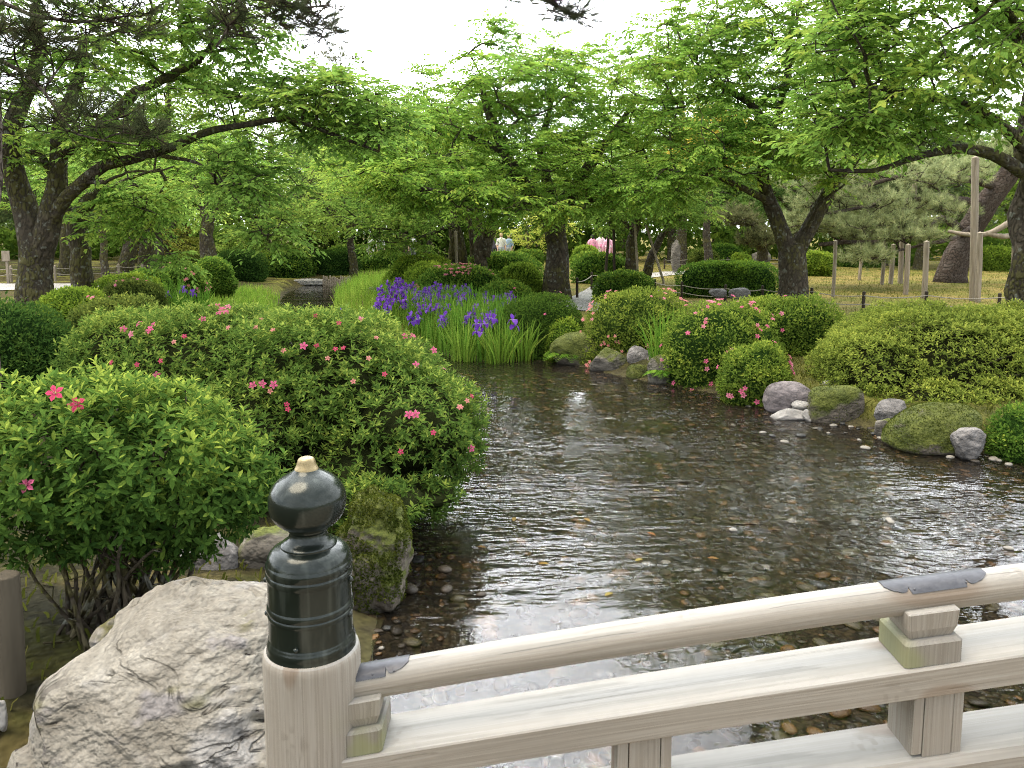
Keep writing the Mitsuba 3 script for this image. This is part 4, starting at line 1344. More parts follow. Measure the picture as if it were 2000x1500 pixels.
# dark clipped shrubs on the left bank
LG = 'clipped shrubs on the left bank'
mound('clipped_shrub', 'dark dense shrub at the left edge behind the nearest azalea', -160, 140, 586, 770, 7.6, DARK, (0.042, 0.02), 24000, 31, 0.7, shell=0.12, boss=[((0.5, 0, -0.1), (0.55, 0.9, 0.8))])
mound('clipped_shrub', 'low bright green shrub in front of the thick forked cherry trunk', 85, 205, 562, 640, 10.5, LIME, (0.045, 0.02), 9000, 32, 0.9, lump=0.12)
mound('azalea_shrub', 'low olive azalea behind the wide azalea on the left bank', 130, 345, 575, 690, 8.3, OLIVE, (0.042, 0.018), 15000, 33, 0.6, lump=0.14, flowers=6, fsize=0.03, shell=0.12)
mound('azalea_shrub', 'olive azalea dome with faded pink flowers left of the small purple irises', 198, 320, 548, 610, 13.5, OLIVE, (0.05, 0.022), 11000, 34, 0.8, flowers=10, fsize=0.03, kinds=(3, 1))
mound('clipped_shrub', 'flat light green mound beside the second mossy trunk', 182, 315, 537, 590, 16.5, LIME, (0.055, 0.026), 9000, 35, 0.8)
mound('clipped_shrub', 'dark rounded shrub between the flat light mound and the pink topped shrub', 240, 335, 528, 585, 17.5, AZ, (0.055, 0.026), 9000, 36, 0.8)
mound('azalea_shrub', 'dark dome with a pale pink flowering top on the left bank', 305, 402, 516, 580, 18.5, AZ, (0.055, 0.026), 9500, 37, 0.8, flowers=24, fsize=0.045, kinds=(3, 1))
mound('clipped_shrub', 'round dark green ball shrub beside the far pond', 378, 455, 503, 562, 20.0, AZ, (0.06, 0.028), 9000, 38, 0.9)
mound('clipped_shrub', 'leftmost of the three flat topped dark hedges behind the far pond', 424, 516, 491, 545, 29.0, DARK, (0.075, 0.035), 8000, 39, 0.8, 3.2)
mound('clipped_shrub', 'loose dark shrub with light shoots between two flat hedges by the far pond', 500, 612, 486, 549, 32.2, dict(cols=(DARK['cols'][0], AZ['cols'][1], LIME['cols'][2])), (0.09, 0.04), 8000, 40, 0.8, lump=0.16, shell=0.2)
mound('clipped_shrub', 'flat topped dark hedge right of the wooden weir', 606, 702, 492, 541, 33.6, DARK, (0.075, 0.035), 8500, 41, 0.8, 3.4)
mound('clipped_shrub', 'long low dark shrub right of the flat topped hedge beyond the pond', 692, 812, 493, 538, 35.0, AZ, (0.085, 0.04), 8000, 42, 0.6, lump=0.12)

# mounds behind the irises
mound('clipped_shrub', 'large yellow green dome behind the left end of the purple irises', 752, 895, 497, 580, 22.0, LIME, (0.06, 0.028), 14000, 43, 0.8)
mound('clipped_shrub', 'yellow green dome just in front of the largest dome by the irises', 785, 880, 511, 590, 20.5, LIME, (0.058, 0.027), 10000, 44, 0.8)
mound('clipped_shrub', 'small yellow green dome pressed against the pink topped azalea', 798, 875, 517, 590, 19.8, LIME, (0.058, 0.027), 8000, 45, 0.8)
mound('azalea_shrub', 'dark flat dome edged with salmon pink flowers behind the purple irises', 808, 985, 521, 605, 19.0, AZ, (0.058, 0.026), 16000, 46, 0.75, 2.8, flowers=70, fsize=0.05, kinds=(3, 1, 3))
mound('clipped_shrub', 'wide low mound under the many stemmed cherry tree', 890, 1065, 493, 555, 24.0, AZ, (0.07, 0.032), 11000, 47, 0.7)
mound('clipped_shrub', 'bright topped dome between the pink edged dome and the thick central trunk', 968, 1060, 514, 578, 19.5, LIME, (0.058, 0.027), 9000, 48, 0.8)
mound('clipped_shrub', 'mid green dome just behind the right end of the irises', 925, 1050, 549, 625, 16.5, AZ, (0.052, 0.024), 11000, 49, 0.8, flowers=3, fsize=0.035)
mound('azalea_shrub', 'big dark dome hanging over the water right of the purple irises', 962, 1150, 577, 715, 13.3, dict(cols=((0.035, 0.075, 0.014), (0.075, 0.14, 0.022), (0.16, 0.24, 0.03))), (0.045, 0.020), 26000, 50, 0.8, 2.4, lump=0.10, flowers=4, fsize=0.035, shell=0.12)
mound('clipped_shrub', 'small light green shrub low between the dark dome and the pink azalea', 1066, 1142, 624, 700, 12.7, LIME, (0.042, 0.019), 8000, 51, 0.8, lump=0.12)
mound('azalea_shrub', 'broad yellow green azalea thickly dotted with salmon flowers on the far bank', 1132, 1375, 572, 715, 12.4, dict(cols=((0.048, 0.088, 0.018), (0.205, 0.280, 0.044), (0.50, 0.53, 0.09))), (0.048, 0.021), 26000, 52, 0.7, 2.4, lump=0.14, flowers=95, fsize=0.034, kinds=(1, 3, 3), shell=0.12, boss=[((-0.35, -0.1, -0.25), (0.62, 0.8, 0.8))])
mound('clipped_shrub', 'round clipped shrub standing by the grey path right of the thick central trunk', 1162, 1276, 531, 600, 18.5, dict(cols=(DARK['cols'][0], AZ['cols'][1], LIME['cols'][2])), (0.055, 0.025), 11000, 53, 0.8, 3.0)
mound('hedge', 'long clipped hedge with a bright flat top behind the rope fence', 1322, 1524, 512, 588, 20.5, dict(cols=(DARK['cols'][0], AZ['cols'][1], (0.30, 0.40, 0.035))), (0.055, 0.025), 22000, 54, 0.45, 3.6, cat='hedge', lump=0.04)
mound('azalea_shrub', 'dark green right lobe of azalea behind the pink dotted one, reaching the rope fence', 1375, 1665, 580, 730, 11.6, dict(cols=((0.040, 0.085, 0.018), (0.190, 0.280, 0.042), (0.52, 0.56, 0.09))), (0.048, 0.021), 28000, 55, 0.62, 2.6, lump=0.13, flowers=8, fsize=0.04, shell=0.12)
mound('azalea_shrub', 'rounded azalea with rose flowers on its left shoulder over the mossy rocks', 1290, 1500, 590, 765, 10.7, dict(cols=((0.040, 0.085, 0.018), (0.190, 0.280, 0.042), (0.52, 0.56, 0.09))), (0.048, 0.021), 28000, 56, 0.8, 2.5, lump=0.16, boss=[((0.55, 0.1, 0.05), (0.7, 0.9, 0.85)), ((-0.3, -0.3, -0.4), (0.6, 0.6, 0.6))], flowers=44, fsize=0.04, shell=0.14)
mound('azalea_shrub', 'small round azalea with pink flowers at the water edge beside the purple grey boulder', 1412, 1548, 668, 790, 9.5, dict(cols=((0.040, 0.085, 0.018), (0.190, 0.280, 0.042), (0.52, 0.56, 0.09))), (0.048, 0.020), 12000, 57, 0.85, 2.3, lump=0.17, flowers=15, fsize=0.042, kinds=(0, 1), shell=0.10)
mound('clipped_shrub', 'small dark leafy shrub at the right edge beside the great mossy rock', 1938, 2090, 796, 905, 7.1, AZ, (0.035, 0.016), 12000, 58, 0.8, 2.3, lump=0.15, shell=0.10)

# the wide open azalea at the right
WIDE = thing('azalea_bush', 'wide yellow green azalea at the right with open dark branches beneath its canopy', 'bush')
lobes = [lobe(1810, 735, 9.9, 200, 1.5, 140), lobe(1960, 735, 9.8, 190, 1.5, 138), lobe(1690, 735, 9.4, 92, 0.9, 95), lobe(2090, 740, 9.6, 130, 1.2, 125), lobe(1850, 782, 8.6, 150, 0.5, 40), lobe(1960, 776, 8.6, 150, 0.5, 46)]
D8 = Dome(lobes, 8, 0.10, 2.6)
mb = MB()
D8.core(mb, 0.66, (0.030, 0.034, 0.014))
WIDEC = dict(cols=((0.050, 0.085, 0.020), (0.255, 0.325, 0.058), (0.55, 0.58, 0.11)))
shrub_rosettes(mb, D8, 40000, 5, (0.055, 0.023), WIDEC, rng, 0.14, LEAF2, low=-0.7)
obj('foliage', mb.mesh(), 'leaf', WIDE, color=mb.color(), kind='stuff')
stems_for(WIDE, at_g(1835, 9.0), D8, 26, 0.020, rng, low=-0.7, reach=0.85)
stems_for(WIDE, at_g(1960, 9.2), D8, 10, 0.018, rng, low=-0.7, reach=0.9)

# farther small mounds
for x0, x1, yt, yb, Yq, lk, w in ((1118, 1226, 496, 545, 26.0, AZ, 'hedge like mound behind the path, between the central trunk and the propped cherry'), (1118, 1170, 482, 512, 32.0, LIME, 'small dome far behind the path below the people in pink'),
                                  (1570, 1628, 494, 527, 30.0, LIME, 'low bright dome on the lawn just right of the forked cherry'), (1430, 1468, 498, 516, 33.0, LIME, 'tiny clipped ball in the far garden behind the hedge'), (1918, 1980, 482, 518, 34.0, LIME, 'bright green mound far right behind the leaning pine trunk'),
                                  (1346, 1400, 488, 514, 36.0, OLIVE, 'pale low shrub in the far garden left of the tiny ball'), (1376, 1452, 478, 512, 40.0, AZ, 'broad dim mound far behind the hedge'), (1640, 1720, 498, 520, 38.0, AZ, 'dim wide mound at the far side of the mossy lawn'),
                                  (1750, 1800, 500, 522, 40.0, AZ, 'dim round mound behind the wooden props'), (340, 420, 496, 520, 34.0, OLIVE, 'pale olive shrub under the far maple on the left'), (640, 720, 480, 505, 40.0, AZ, 'dim low mound behind the people left of the many stemmed cherry'), (1010, 1060, 490, 512, 36.0, AZ, 'dim dome left of the central trunk far behind')):
    mound('clipped_shrub', w, x0, x1, yt, yb, Yq, lk, (0.10, 0.045), 4500, int(x0) + 7, 0.8, 2.8)

# ------------------------------------------------------------------ irises, grasses and ferns


def blades(base, h, w, lean, rng, col, seg=4):
    """Sword leaves: base (n, 3), height, width, lean (n, 2); a bent tapering strip each."""
    n = len(base)
    t = np.linspace(0, 1, seg + 1)
    bend = rng.uniform(0.2, 1.6, n)
    P = base[:, None] + np.stack([lean[:, :1] * (t ** 1.8)[None], lean[:, 1:] * (t ** 1.8)[None], h[:, None] * (t - 0.16 * bend[:, None] * np.hypot(lean[:, :1], lean[:, 1:]) / np.maximum(h[:, None], 0.1) * t ** 3)], -1)
    a = rng.uniform(0, np.pi, n)
    s = np.stack([np.cos(a), np.sin(a), 0 * a], -1)
    ww = w[:, None] * np.array([0.8, 1.0, 0.9, 0.62, 0.04])[None, :seg + 1]
    v = np.stack([P - s[:, None] * ww[..., None] / 2, P + s[:, None] * ww[..., None] / 2], 2).reshape(n, -1, 3)
    i = np.arange(seg) * 2
    q = np.stack([i, i + 1, i + 3, i + 2], -1)
    f = (q[None] + (np.arange(n) * v.shape[1])[:, None, None]).reshape(-1, 4)
    return v.reshape(-1, 3), np.vstack([f[:, [0, 1, 2]], f[:, [0, 2, 3]]]), np.repeat(col, v.shape[1], 0)


def scatter(poly, n, rng):
    x0, y0, x1, y1 = poly.bounds
    p = np.stack([rng.uniform(x0, x1, n * 3), rng.uniform(y0, y1, n * 3)], -1)
    return p[shapely.contains_xy(poly, p[:, 0], p[:, 1])][:n]


IRIS_BED = shapely.Polygon([(0.42, 12.6), (-0.35, 12.35), (-0.95, 12.6), (-1.6, 14.0), (-2.2, 15.6), (-2.9, 17.5), (-3.5, 19.5), (-2.6, 20.2), (-1.4, 18.0), (-0.2, 15.8), (0.5, 14.2)])
GRASS_BED = shapely.Polygon([(-0.9, 12.7), (-2.4, 15.2), (-3.75, 17.8), (-5.0, 21.5), (-5.9, 25.5), (-6.4, 30), (-4.6, 31), (-4.0, 25), (-3.2, 20), (-2.2, 17), (-1.3, 14.2)])
GREENS = np.array([(0.070, 0.175, 0.022), (0.135, 0.28, 0.034), (0.28, 0.40, 0.06)])
YGREENS = np.array([(0.105, 0.215, 0.028), (0.20, 0.33, 0.042), (0.38, 0.46, 0.08)])


def grass_patch(name, poly, n, h0, h1, w, tones, seed, lean=0.25):
    r = np.random.default_rng(seed)
    p = scatter(poly, n, r)
    m = len(p)
    z = np.maximum(ground_z(p[:, 0], p[:, 1]), -0.05)
    base = np.stack([p[:, 0], p[:, 1], z - 0.02], -1)
    h = r.uniform(h0, h1, m)
    a, l = r.uniform(0, 2 * np.pi, m), np.abs(r.normal(0, lean, m)) * h
    col = pick(tones, r, m, np.clip(meshkit.noise(base * 0.9, 5), 0, 1))
    key = numbered(name)
    v, f, c = blades(base, h, w * r.uniform(0.6, 1.2, m), np.stack([l * np.cos(a), l * np.sin(a)], -1), r, col)
    obj(name, (v, f), 'leaf', color=c)
    return key


k = grass_patch('iris_leaves', IRIS_BED, 3600, 0.38, 0.74, 0.034, GREENS, 3, 0.22)
labels[k] = {'label': 'dense upright sword shaped iris leaves in the bed at the water', 'category': 'iris leaves', 'kind': 'stuff'}
k = grass_patch('reed_grass', GRASS_BED, 5000, 0.12, 0.58, 0.020, YGREENS, 4, 0.25)
labels[k] = {'label': 'bright yellow green reeds along the stream left of the irises', 'category': 'grass', 'kind': 'stuff'}
k = grass_patch('reed_grass', shapely.Polygon([(-5.2, 17.6), (-6.6, 21.4), (-7.4, 24.5), (-8.6, 24.5), (-8.2, 20.5), (-6.6, 17.0)]), 1700, 0.12, 0.36, 0.020, YGREENS, 5, 0.25)
labels[k] = {'label': 'thin bright reeds on the left shore of the far pond', 'category': 'grass', 'kind': 'stuff'}
k = grass_patch('iris_leaves', shapely.Polygon([(at(315, 600, 14.2)[0], 14.0), (at(400, 600, 14.2)[0], 14.0), (at(400, 600, 14.6)[0], 14.9), (at(315, 600, 14.6)[0], 14.9)]), 130, 0.5, 0.85, 0.03, GREENS, 6, 0.3)
labels[k] = {'label': 'small tuft of iris leaves beside the olive azalea on the left bank', 'category': 'iris leaves', 'kind': 'stuff'}
_c = at(1292, 690, 11.0)
k = grass_patch('grass_tuft', shapely.Point(_c[0], 11.0).buffer(0.16), 60, 0.6, 0.95, 0.026, GREENS, 7, 0.35)
labels[k] = {'label': 'tall grassy tuft between the salmon dotted azalea and the mossy rocks', 'category': 'grass', 'kind': 'stuff'}
# front sheaves that bow over the water
_r = np.random.default_rng(15)
for cx, cy in ((at(905, 700, 12.5)[0], 12.52), (at(975, 700, 12.3)[0], 12.35), (at(1020, 700, 12.5)[0], 12.6)):
    m = 75
    a, rr = _r.uniform(0, 2 * np.pi, m), np.sqrt(_r.random(m)) * 0.2
    base = np.stack([cx + rr * np.cos(a), cy + rr * np.sin(a), np.full(m, -0.06)], -1)
    h = _r.uniform(0.45, 0.85, m)
    l = np.abs(_r.normal(0.30, 0.2, m)) * h
    v, f, c = blades(base, h, 0.024 * _r.uniform(0.6, 1.2, m), np.stack([l * np.cos(a), l * np.sin(a) * 0.7], -1), _r, pick(YGREENS, _r, m, _r.random(m)))
    k = obj('iris_clump', (v, f), 'leaf', color=c)
    labels[k] = {'label': 'pale green sheaf of iris leaves standing in the water before the iris bed', 'category': 'iris', 'group': 'iris sheaves standing in the water'}


def iris_bloom_mesh(seed):
    r = np.random.default_rng(seed)
    mb = MB()
    for k in range(6):
        a = k * np.pi / 3 + r.normal(0, 0.1)
        fall = k % 2 == 0
        L, Wd = (0.85, 0.44) if fall else (0.95, 0.30)
        t = np.linspace(0, 1, 5)
        x = L * (t if fall else 0.45 * t)
        z = (0.35 * np.sin(t * 2.2) - 0.95 * t ** 2) if fall else (0.85 * t)
        wd = Wd * np.array([0.25, 0.6, 1.0, 0.9, 0.15])
        v = []
        for s in (-1, 1):
            y = s * wd
            v.append(np.stack([x * math.cos(a) - y * math.sin(a), x * math.sin(a) + y * math.cos(a), z + (0.08 if fall else 0.0) * s * 0], -1))
        v = np.stack(v, 1).reshape(-1, 3)
        i = np.arange(4) * 2
        col = np.array([(0.20, 0.075, 0.50), (0.28, 0.12, 0.60), (0.17, 0.055, 0.42)][k % 3])
        c = np.repeat(np.broadcast_to(col, (5, 3)) * np.array([1.2, 1.1, 1, 0.95, 0.95])[:, None], 2, 0)
        if fall:
            c[2:4] = (0.62, 0.60, 0.50)
        mb.add(v, np.stack([i, i + 1, i + 3, i + 2], -1), c)
    return mb


_bl = []
for s in range(3):
    _m = iris_bloom_mesh(s)
    _bl.append(mikit.ply(_m.mesh(), 'leaf', color=_m.color()))
_st = MB()
_st.add(*tube(np.array([[0, 0, 0], [0.01, 0, 0.35], [0, 0.01, 0.7], [0, 0, 1.0]]), 0.006, 5), (0.10, 0.19, 0.03))
_stem = mikit.ply(_st.mesh(), 'leaf', color=_st.color())
IRIS = [(757, 552), (775, 548), (763, 570), (742, 563), (738, 590), (741, 580), (757, 597), (782, 555), (785, 566), (797, 562), (786, 568), (780, 587), (822, 582), (836, 576), (840, 570), (855, 577), (855, 583), (857, 569), (878, 583), (893, 573), (897, 586), (900, 592), (905, 582), (912, 578), (917, 570), (921, 575), (914, 566), (950, 580), (946, 587), (955, 593), (973, 584),
        (835, 607), (849, 604), (874, 601), (802, 617), (817, 623), (862, 623), (930, 602), (922, 613), (918, 617), (928, 618), (957, 607), (955, 615), (962, 628), (940, 632), (947, 633), (1002, 625), (958, 620), (985, 597), (760, 560), (770, 560), (783, 548), (838, 580), (890, 580), (925, 610), (664, 608)]
_ri = np.random.default_rng(8)
IRIS += [(int(x), int(y)) for x, y in zip(_ri.uniform(745, 1000, 46), _ri.uniform(0, 1, 46) * 52) for y in [552 + y + max(0, (x - 880) * 0.12)]]
IRIS += [(x + int(_ri.normal(0, 9)), y + int(_ri.normal(0, 5))) for x, y in IRIS[::2] if 815 < x < 1000]
for x, y in IRIS:
    Yq = 12.45 + (632 - y) * 0.070 + _ri.normal(0, 0.25) - (0.9 if x > 990 else 0) + (1.8 if x < 700 else 0)
    p = at(x, y, Yq)
    zb = max(gz(p[0], p[1]), -0.05)
    key = thing('iris', 'purple iris bloom on a tall green stem in the iris bed by the water', 'iris', 'purple irises in the bed')
    obj('stem', None, None, key, shape=_stem, to_world=T().translate([float(p[0]), float(p[1]), float(zb)]).scale([1, 1, float(max(p[2] - zb, 0.1))]))
    for q in ((0, 0, 0), (_ri.normal(0, 0.04), _ri.normal(0, 0.04), -0.09 - 0.05 * _ri.random()))[:1 + (_ri.random() < 0.75)]:
        obj('bloom', None, None, key, shape=_bl[_ri.integers(3)], to_world=T().translate((p + q).tolist()).rotate([0, 0, 1], float(_ri.uniform(0, 360))).rotate([1, 0, 0], float(_ri.normal(0, 14))).scale(float(0.092 * _ri.uniform(0.8, 1.25))))
for x, y in ((358, 566), (376, 573), (326, 576)):
    p = at(x, y, 14.4)
    zb = gz(p[0], p[1])
    key = thing('iris', 'purple iris bloom standing alone with two others on the left bank', 'iris', 'three irises on the left bank')
    obj('stem', None, None, key, shape=_stem, to_world=T().translate([float(p[0]), float(p[1]), float(zb)]).scale([1, 1, float(max(p[2] - zb, 0.1))]))
    obj('bloom', None, None, key, shape=_bl[_ri.integers(3)], to_world=T().translate(p.tolist()).rotate([0, 0, 1], float(_ri.uniform(0, 360))).scale(0.10))


def fern(x, y, Y, n, L, seed, label):
    r = np.random.default_rng(seed)
    o = at(x, y, Y)
    key = thing('fern', label, 'fern')
    for i in range(n):
        a = r.uniform(np.pi * 0.85, np.pi * 2.15)
        ln = L * r.uniform(0.7, 1.15)
        t = np.linspace(0, 1, 12)
        ax = np.array([math.cos(a), math.sin(a), 0])
        P = o + ax * (ln * t * 0.9)[:, None] + np.array([0, 0, 1]) * (ln * (0.42 * t - 0.62 * t ** 2))[:, None]
        mb = MB()
        mb.add(*tube(P, 0.004, 4), (0.09, 0.15, 0.03))
        tt = np.repeat(np.linspace(0.12, 0.98, 16), 2)
        sd = np.tile([1, -1], 16)
        pos = o + ax * (ln * tt * 0.9)[:, None] + np.array([0, 0, 1]) * (ln * (0.42 * tt - 0.62 * tt ** 2))[:, None]
        lat = np.cross(ax, [0, 0, 1])
        d = lat * sd[:, None] + ax * 0.45 + np.array([0, 0, -0.15])
        ll = 0.42 * ln * np.sin(np.pi * (0.12 + 0.85 * tt)) * 0.75 + 0.01
        mb.add(*leaves(pos, d, np.array([0, 0, 1.0]) + r.normal(0, 0.12, (32, 3)), ll, ll * 0.32, LEAF4, pick(GREENS, r, 32, np.full(32, r.random()))))
        obj('frond', mb.mesh(), 'leaf', key, color=mb.color())


fern(1110, 685, 12.4, 9, 0.50, 1, 'feathery fern over the water below the dark dome by the irises')
fern(1300, 725, 10.6, 7, 0.34, 2, 'fern hanging between the mossy rocks left of the double lobed azalea')
fern(1440, 755, 9.7, 7, 0.30, 3, 'fern at the water edge left of the small round azalea')
fern(1500, 770, 9.3, 6, 0.26, 4, 'small fern at the foot of the small round azalea')
fern(725, 1195, 4.2, 5, 0.10, 5, 'tiny fern on the mossy rock beside the onion finial')

# low ground cover: grass tufts on the banks and lawn
_r = np.random.default_rng(21)
_p = np.stack([_r.uniform(-3.2, -0.6, 1500), _r.uniform(1.6, 6.5, 1500)], -1)
_p = _p[~shapely.contains_xy(WATER.buffer(0.05), _p[:, 0], _p[:, 1])]
_q = np.stack([_r.uniform(2.6, 9, 7000), _r.uniform(7.0, 12.5, 7000)], -1)
_q = _q[~shapely.contains_xy(WATER.buffer(0.12), _q[:, 0], _q[:, 1])]
_s = np.stack([_r.uniform(3, 22, 16000), 14 + 22 * _r.random(16000) ** 1.4], -1)
_p = np.vstack([_p, _q, _s])
_b = np.stack([_p[:, 0], _p[:, 1], ground_z(_p[:, 0], _p[:, 1])], -1)
m = len(_b)
_h = _r.uniform(0.025, 0.075, m)
_a = _r.uniform(0, 2 * np.pi, m)
_l = _h * _r.uniform(0.2, 0.9, m)
_v, _f, _cc = blades(_b, _h, 0.012 * _r.uniform(0.6, 1.4, m), np.stack([_l * np.cos(_a), _l * np.sin(_a)], -1), _r, pick(((0.045, 0.060, 0.012), (0.10, 0.11, 0.020), (0.20, 0.17, 0.05)), _r, m, meshkit.noise(_b, 3)), seg=2)
k = obj('grass', (_v, _f), 'leaf', color=_cc)
labels[k] = {'label': 'sparse short grass on the banks and the mossy lawn', 'category': 'grass', 'kind': 'stuff'}

# ------------------------------------------------------------------ paths, fences, posts, weir
_a, _b = gp(-30, 557, 0.5), gp(150, 557, 0.5)
struct('path', strip_on_ground([(-30, 23.6), (-20, 23.6), (-14.5, 23.8), (-12.6, 24.6), (-12.2, 27), (-13, 32)], 3.0, 0.02), 'gravel', smooth=True)
struct('path', strip_on_ground([(gp(1118, 590, .4)[0], 16.5), (gp(1150, 565, .4)[0], 20.0), (gp(1180, 548, .4)[0], 24.0), (gp(1196, 536, .4)[0], 28.5), (gp(1290, 524, .4)[0], 33), (12, 36)], 1.5, 0.02), 'gravel', smooth=True)
_kb = MB()
_r = np.random.default_rng(2)
for i in range(16):
    x = 1178 + i * 4.6
    p = at(x, 548 + i * 0.5, 23.6 - i * 0.12)
    _m = rock_mesh((p[0], p[1], gz(p[0], p[1]) + 0.06), (0.10, 0.09, 0.09), 200 + i, 0.12, sub=2)
    key = obj('kerb_stone', _m, 'pale_stone', smooth=60)
    tag(key, 'small pale kerb stone edging the grey path behind the central trunk', 'stone', 'kerb stones of the grey path')


def rope_fence(label, pts, h, rows, mat='dark_wood', rad=0.035, rope=(0.30, 0.27, 0.22), sag=0.05):
    key = thing('rope_fence', label, 'fence')
    tops = []
    for x, Y in pts:
        X = at(x, 600, Y)[0]
        z = gz(X, Y)
        obj('post', tube(np.array([[X, Y, z - 0.05], [X, Y, z + h * 0.5], [X, Y, z + h - 0.01], [X, Y, z + h]]), [rad, rad, rad, rad * 0.85], 9, 0.06), mat, key, smooth=40)
        tops.append(np.array([X, Y - rad, z]))
    for a, b in zip(tops[:-1], tops[1:]):
        for r in rows:
            t = np.linspace(0, 1, 9)[:, None]
            p = a + (b - a) * t + np.array([0, 0, 1]) * (r * h - sag * 4 * t * (1 - t))
            mb = MB()
            mb.add(*tube(p, 0.011, 5), rope)
            obj('rope', mb.mesh(), 'matte', key, color=mb.color())
    return key


rope_fence('low dark rope fence crossing the lawn behind the azaleas on the right', [(1278, 21.2), (1331, 19.9), (1416, 18.9), (1488, 18.2), (1584, 17.6), (1686, 16.7), (1808, 16.6), (1951, 16.0), (2080, 15.6)], 0.42, (0.80, 0.36))
rope_fence('short dark rope fence along the grey path right of the central trunk', [(1127, 19.6), (1155, 22.6), (1204, 25.5)], 0.52, (0.82,))
rope_fence('low wooden rope fence along the gravel path at the far left', [(-20, 26.5), (26, 26.3), (70, 26.2), (112, 26.4), (172, 27.2), (236, 28.0), (282, 28.4), (365, 30.0), (440, 32.0)], 0.55, (0.85, 0.5), 'grey_wood', 0.045)
rope_fence('dim rope fence at the far side of the garden behind the hedge', [(1296, 36), (1345, 36), (1392, 36.5), (1418, 36.5), (1540, 38), (1640, 39), (1740, 40), (1850, 40), (1960, 40)], 0.5, (0.85, 0.45), 'dark_wood', 0.04)

# stake in the near left corner
_p = at(24, 1340, 2.55)
_t = at(12, 1122, 2.55)
key = obj('stake', tube(np.array([_p - [0, 0, 0.25], _p, (_p + _t) / 2 + [0.004, 0, 0], _t - [0, 0, 0.006], _t]), [0.043, 0.043, 0.042, 0.041, 0.036], 16, 0.05), 'brown_wood', smooth=40)
tag(key, 'weathered round wooden stake at the left edge beside the great boulder', 'stake')

# sign board at the far left
SIGN = thing('notice_board', 'small blank weathered board on a post by the gravel path at the far left edge', 'sign')
_p = at(11, 500, 25.6)
_z0 = gz(_p[0], 25.6)
b = trimesh.creation.box((0.26, 0.03, 0.34))
b.apply_translation([_p[0], 25.6, at(11, 500, 25.6)[2]])
obj('board', b, 'grey_wood', SIGN)
b = trimesh.creation.box((0.07, 0.06, _p[2] - _z0))
b.apply_translation([_p[0], 25.646, (_p[2] + _z0) / 2])
obj('post', b, 'grey_wood', SIGN)

# wooden weir across the far pond
WEIR = thing('weir', 'low wooden weir of round stakes with a pale slab across the far pond', 'weir')
_r = np.random.default_rng(31)
for i in range(17):
    x = 632 + i * 3.4
    p = at(x, 548, 30.7)
    h = 0.30 + _r.uniform(-0.06, 0.10)
    obj('stake', tube(np.array([[p[0], p[1], -0.2], [p[0], p[1], h * 0.6], [p[0] + _r.normal(0, 0.01), p[1], h - 0.02], [p[0], p[1], h]]), [0.034, 0.033, 0.033, 0.026], 7, 0.08), 'grey_wood', WEIR, smooth=40)
obj('slab', rock_mesh(at(604, 546, 30.9) * [1, 1, 0] + [0, 0, 0.12], (0.62, 0.28, 0.13), 300, 0.12, sub=3, power=4), 'pale_stone', WEIR, smooth=40)

# ------------------------------------------------------------------ the trees
CH = CHERRY
LEFT_LOOK = {**CH, 'cols': ((0.112, 0.228, 0.045), (0.232, 0.380, 0.072), (0.420, 0.511, 0.093)), 'leaf': (0.130, 0.062), 'twigs': 7}
FAR_LOOK = {**CH, 'leaf': (0.16, 0.080), 'tmpl': LEAF2, 'per': 8, 'twigs': 7, 'tw': (0.4, 0.9), 'seg': 2}
LIGHT_LOOK = {**FAR_LOOK, 'cols': ((0.165, 0.276, 0.058), (0.300, 0.442, 0.086), (0.510, 0.580, 0.118))}

key = thing('cherry_tree', 'broad cherry tree with the thick gnarled trunk in the middle of the garden', 'tree')
t = Tree(11)
t.limb(pl((1088, 610, 19.2), (1087, 560, 19.2), (1089, 500, 19.2), (1086, 445, 19.2), (1092, 410, 19.2), (1120, 372, 19.3), (1150, 322, 19.5), (1195, 262, 19.8), (1240, 200, 20)), 0.38, 0.045, flare=0.25)
t.limb(pl((1086, 470, 19.2), (1074, 425, 19.2), (1045, 392, 19.0), (1005, 335, 18.8), (980, 280, 18.8), (950, 210, 18.8), (940, 150, 18.8)), 0.27, 0.05, wob=0.02)
t.limb(pl((1076, 410, 19.2), (1068, 350, 19.6), (1056, 290, 20.0), (1072, 220, 20.2), (1085, 150, 20.3)), 0.17, 0.04)
t.limb(pl((1070, 415, 19.0), (1010, 398, 18.0), (930, 380, 17.2), (850, 372, 16.8), (760, 350, 16.8)), 0.13, 0.03)
t.limb(pl((1085, 420, 19.0), (1140, 395, 18.2), (1210, 370, 17.8), (1300, 345, 17.8)), 0.12, 0.03)
t.limb(pl((985, 300, 18.8), (900, 262, 18.6), (800, 250, 18.4), (720, 245, 18.4)), 0.09, 0.025)
t.grow([pblob(960, 190, 18.8, 190, 75, 2.6, 95), pblob(1090, 165, 20, 200, 75, 2.8, 95), pblob(830, 270, 18.4, 190, 70, 2.5, 70), pblob(1060, 300, 18.2, 190, 80, 2.2, 75), pblob(1230, 250, 19.6, 140, 90, 2.5, 55),
        pblob(860, 360, 17.0, 170, 50, 1.8, 60), pblob(1170, 370, 17.8, 150, 45, 1.8, 50), pblob(965, 75, 18.8, 75, 40, 0.8, 12), pblob(1080, 110, 19.5, 110, 30, 1.2, 18), pblob(700, 280, 18.4, 80, 70, 1.5, 30), pblob(1010, 400, 16.8, 150, 30, 1.2, 30), pblob(740, 350, 17, 90, 50, 1.4, 26)])
t.build(key, CH)

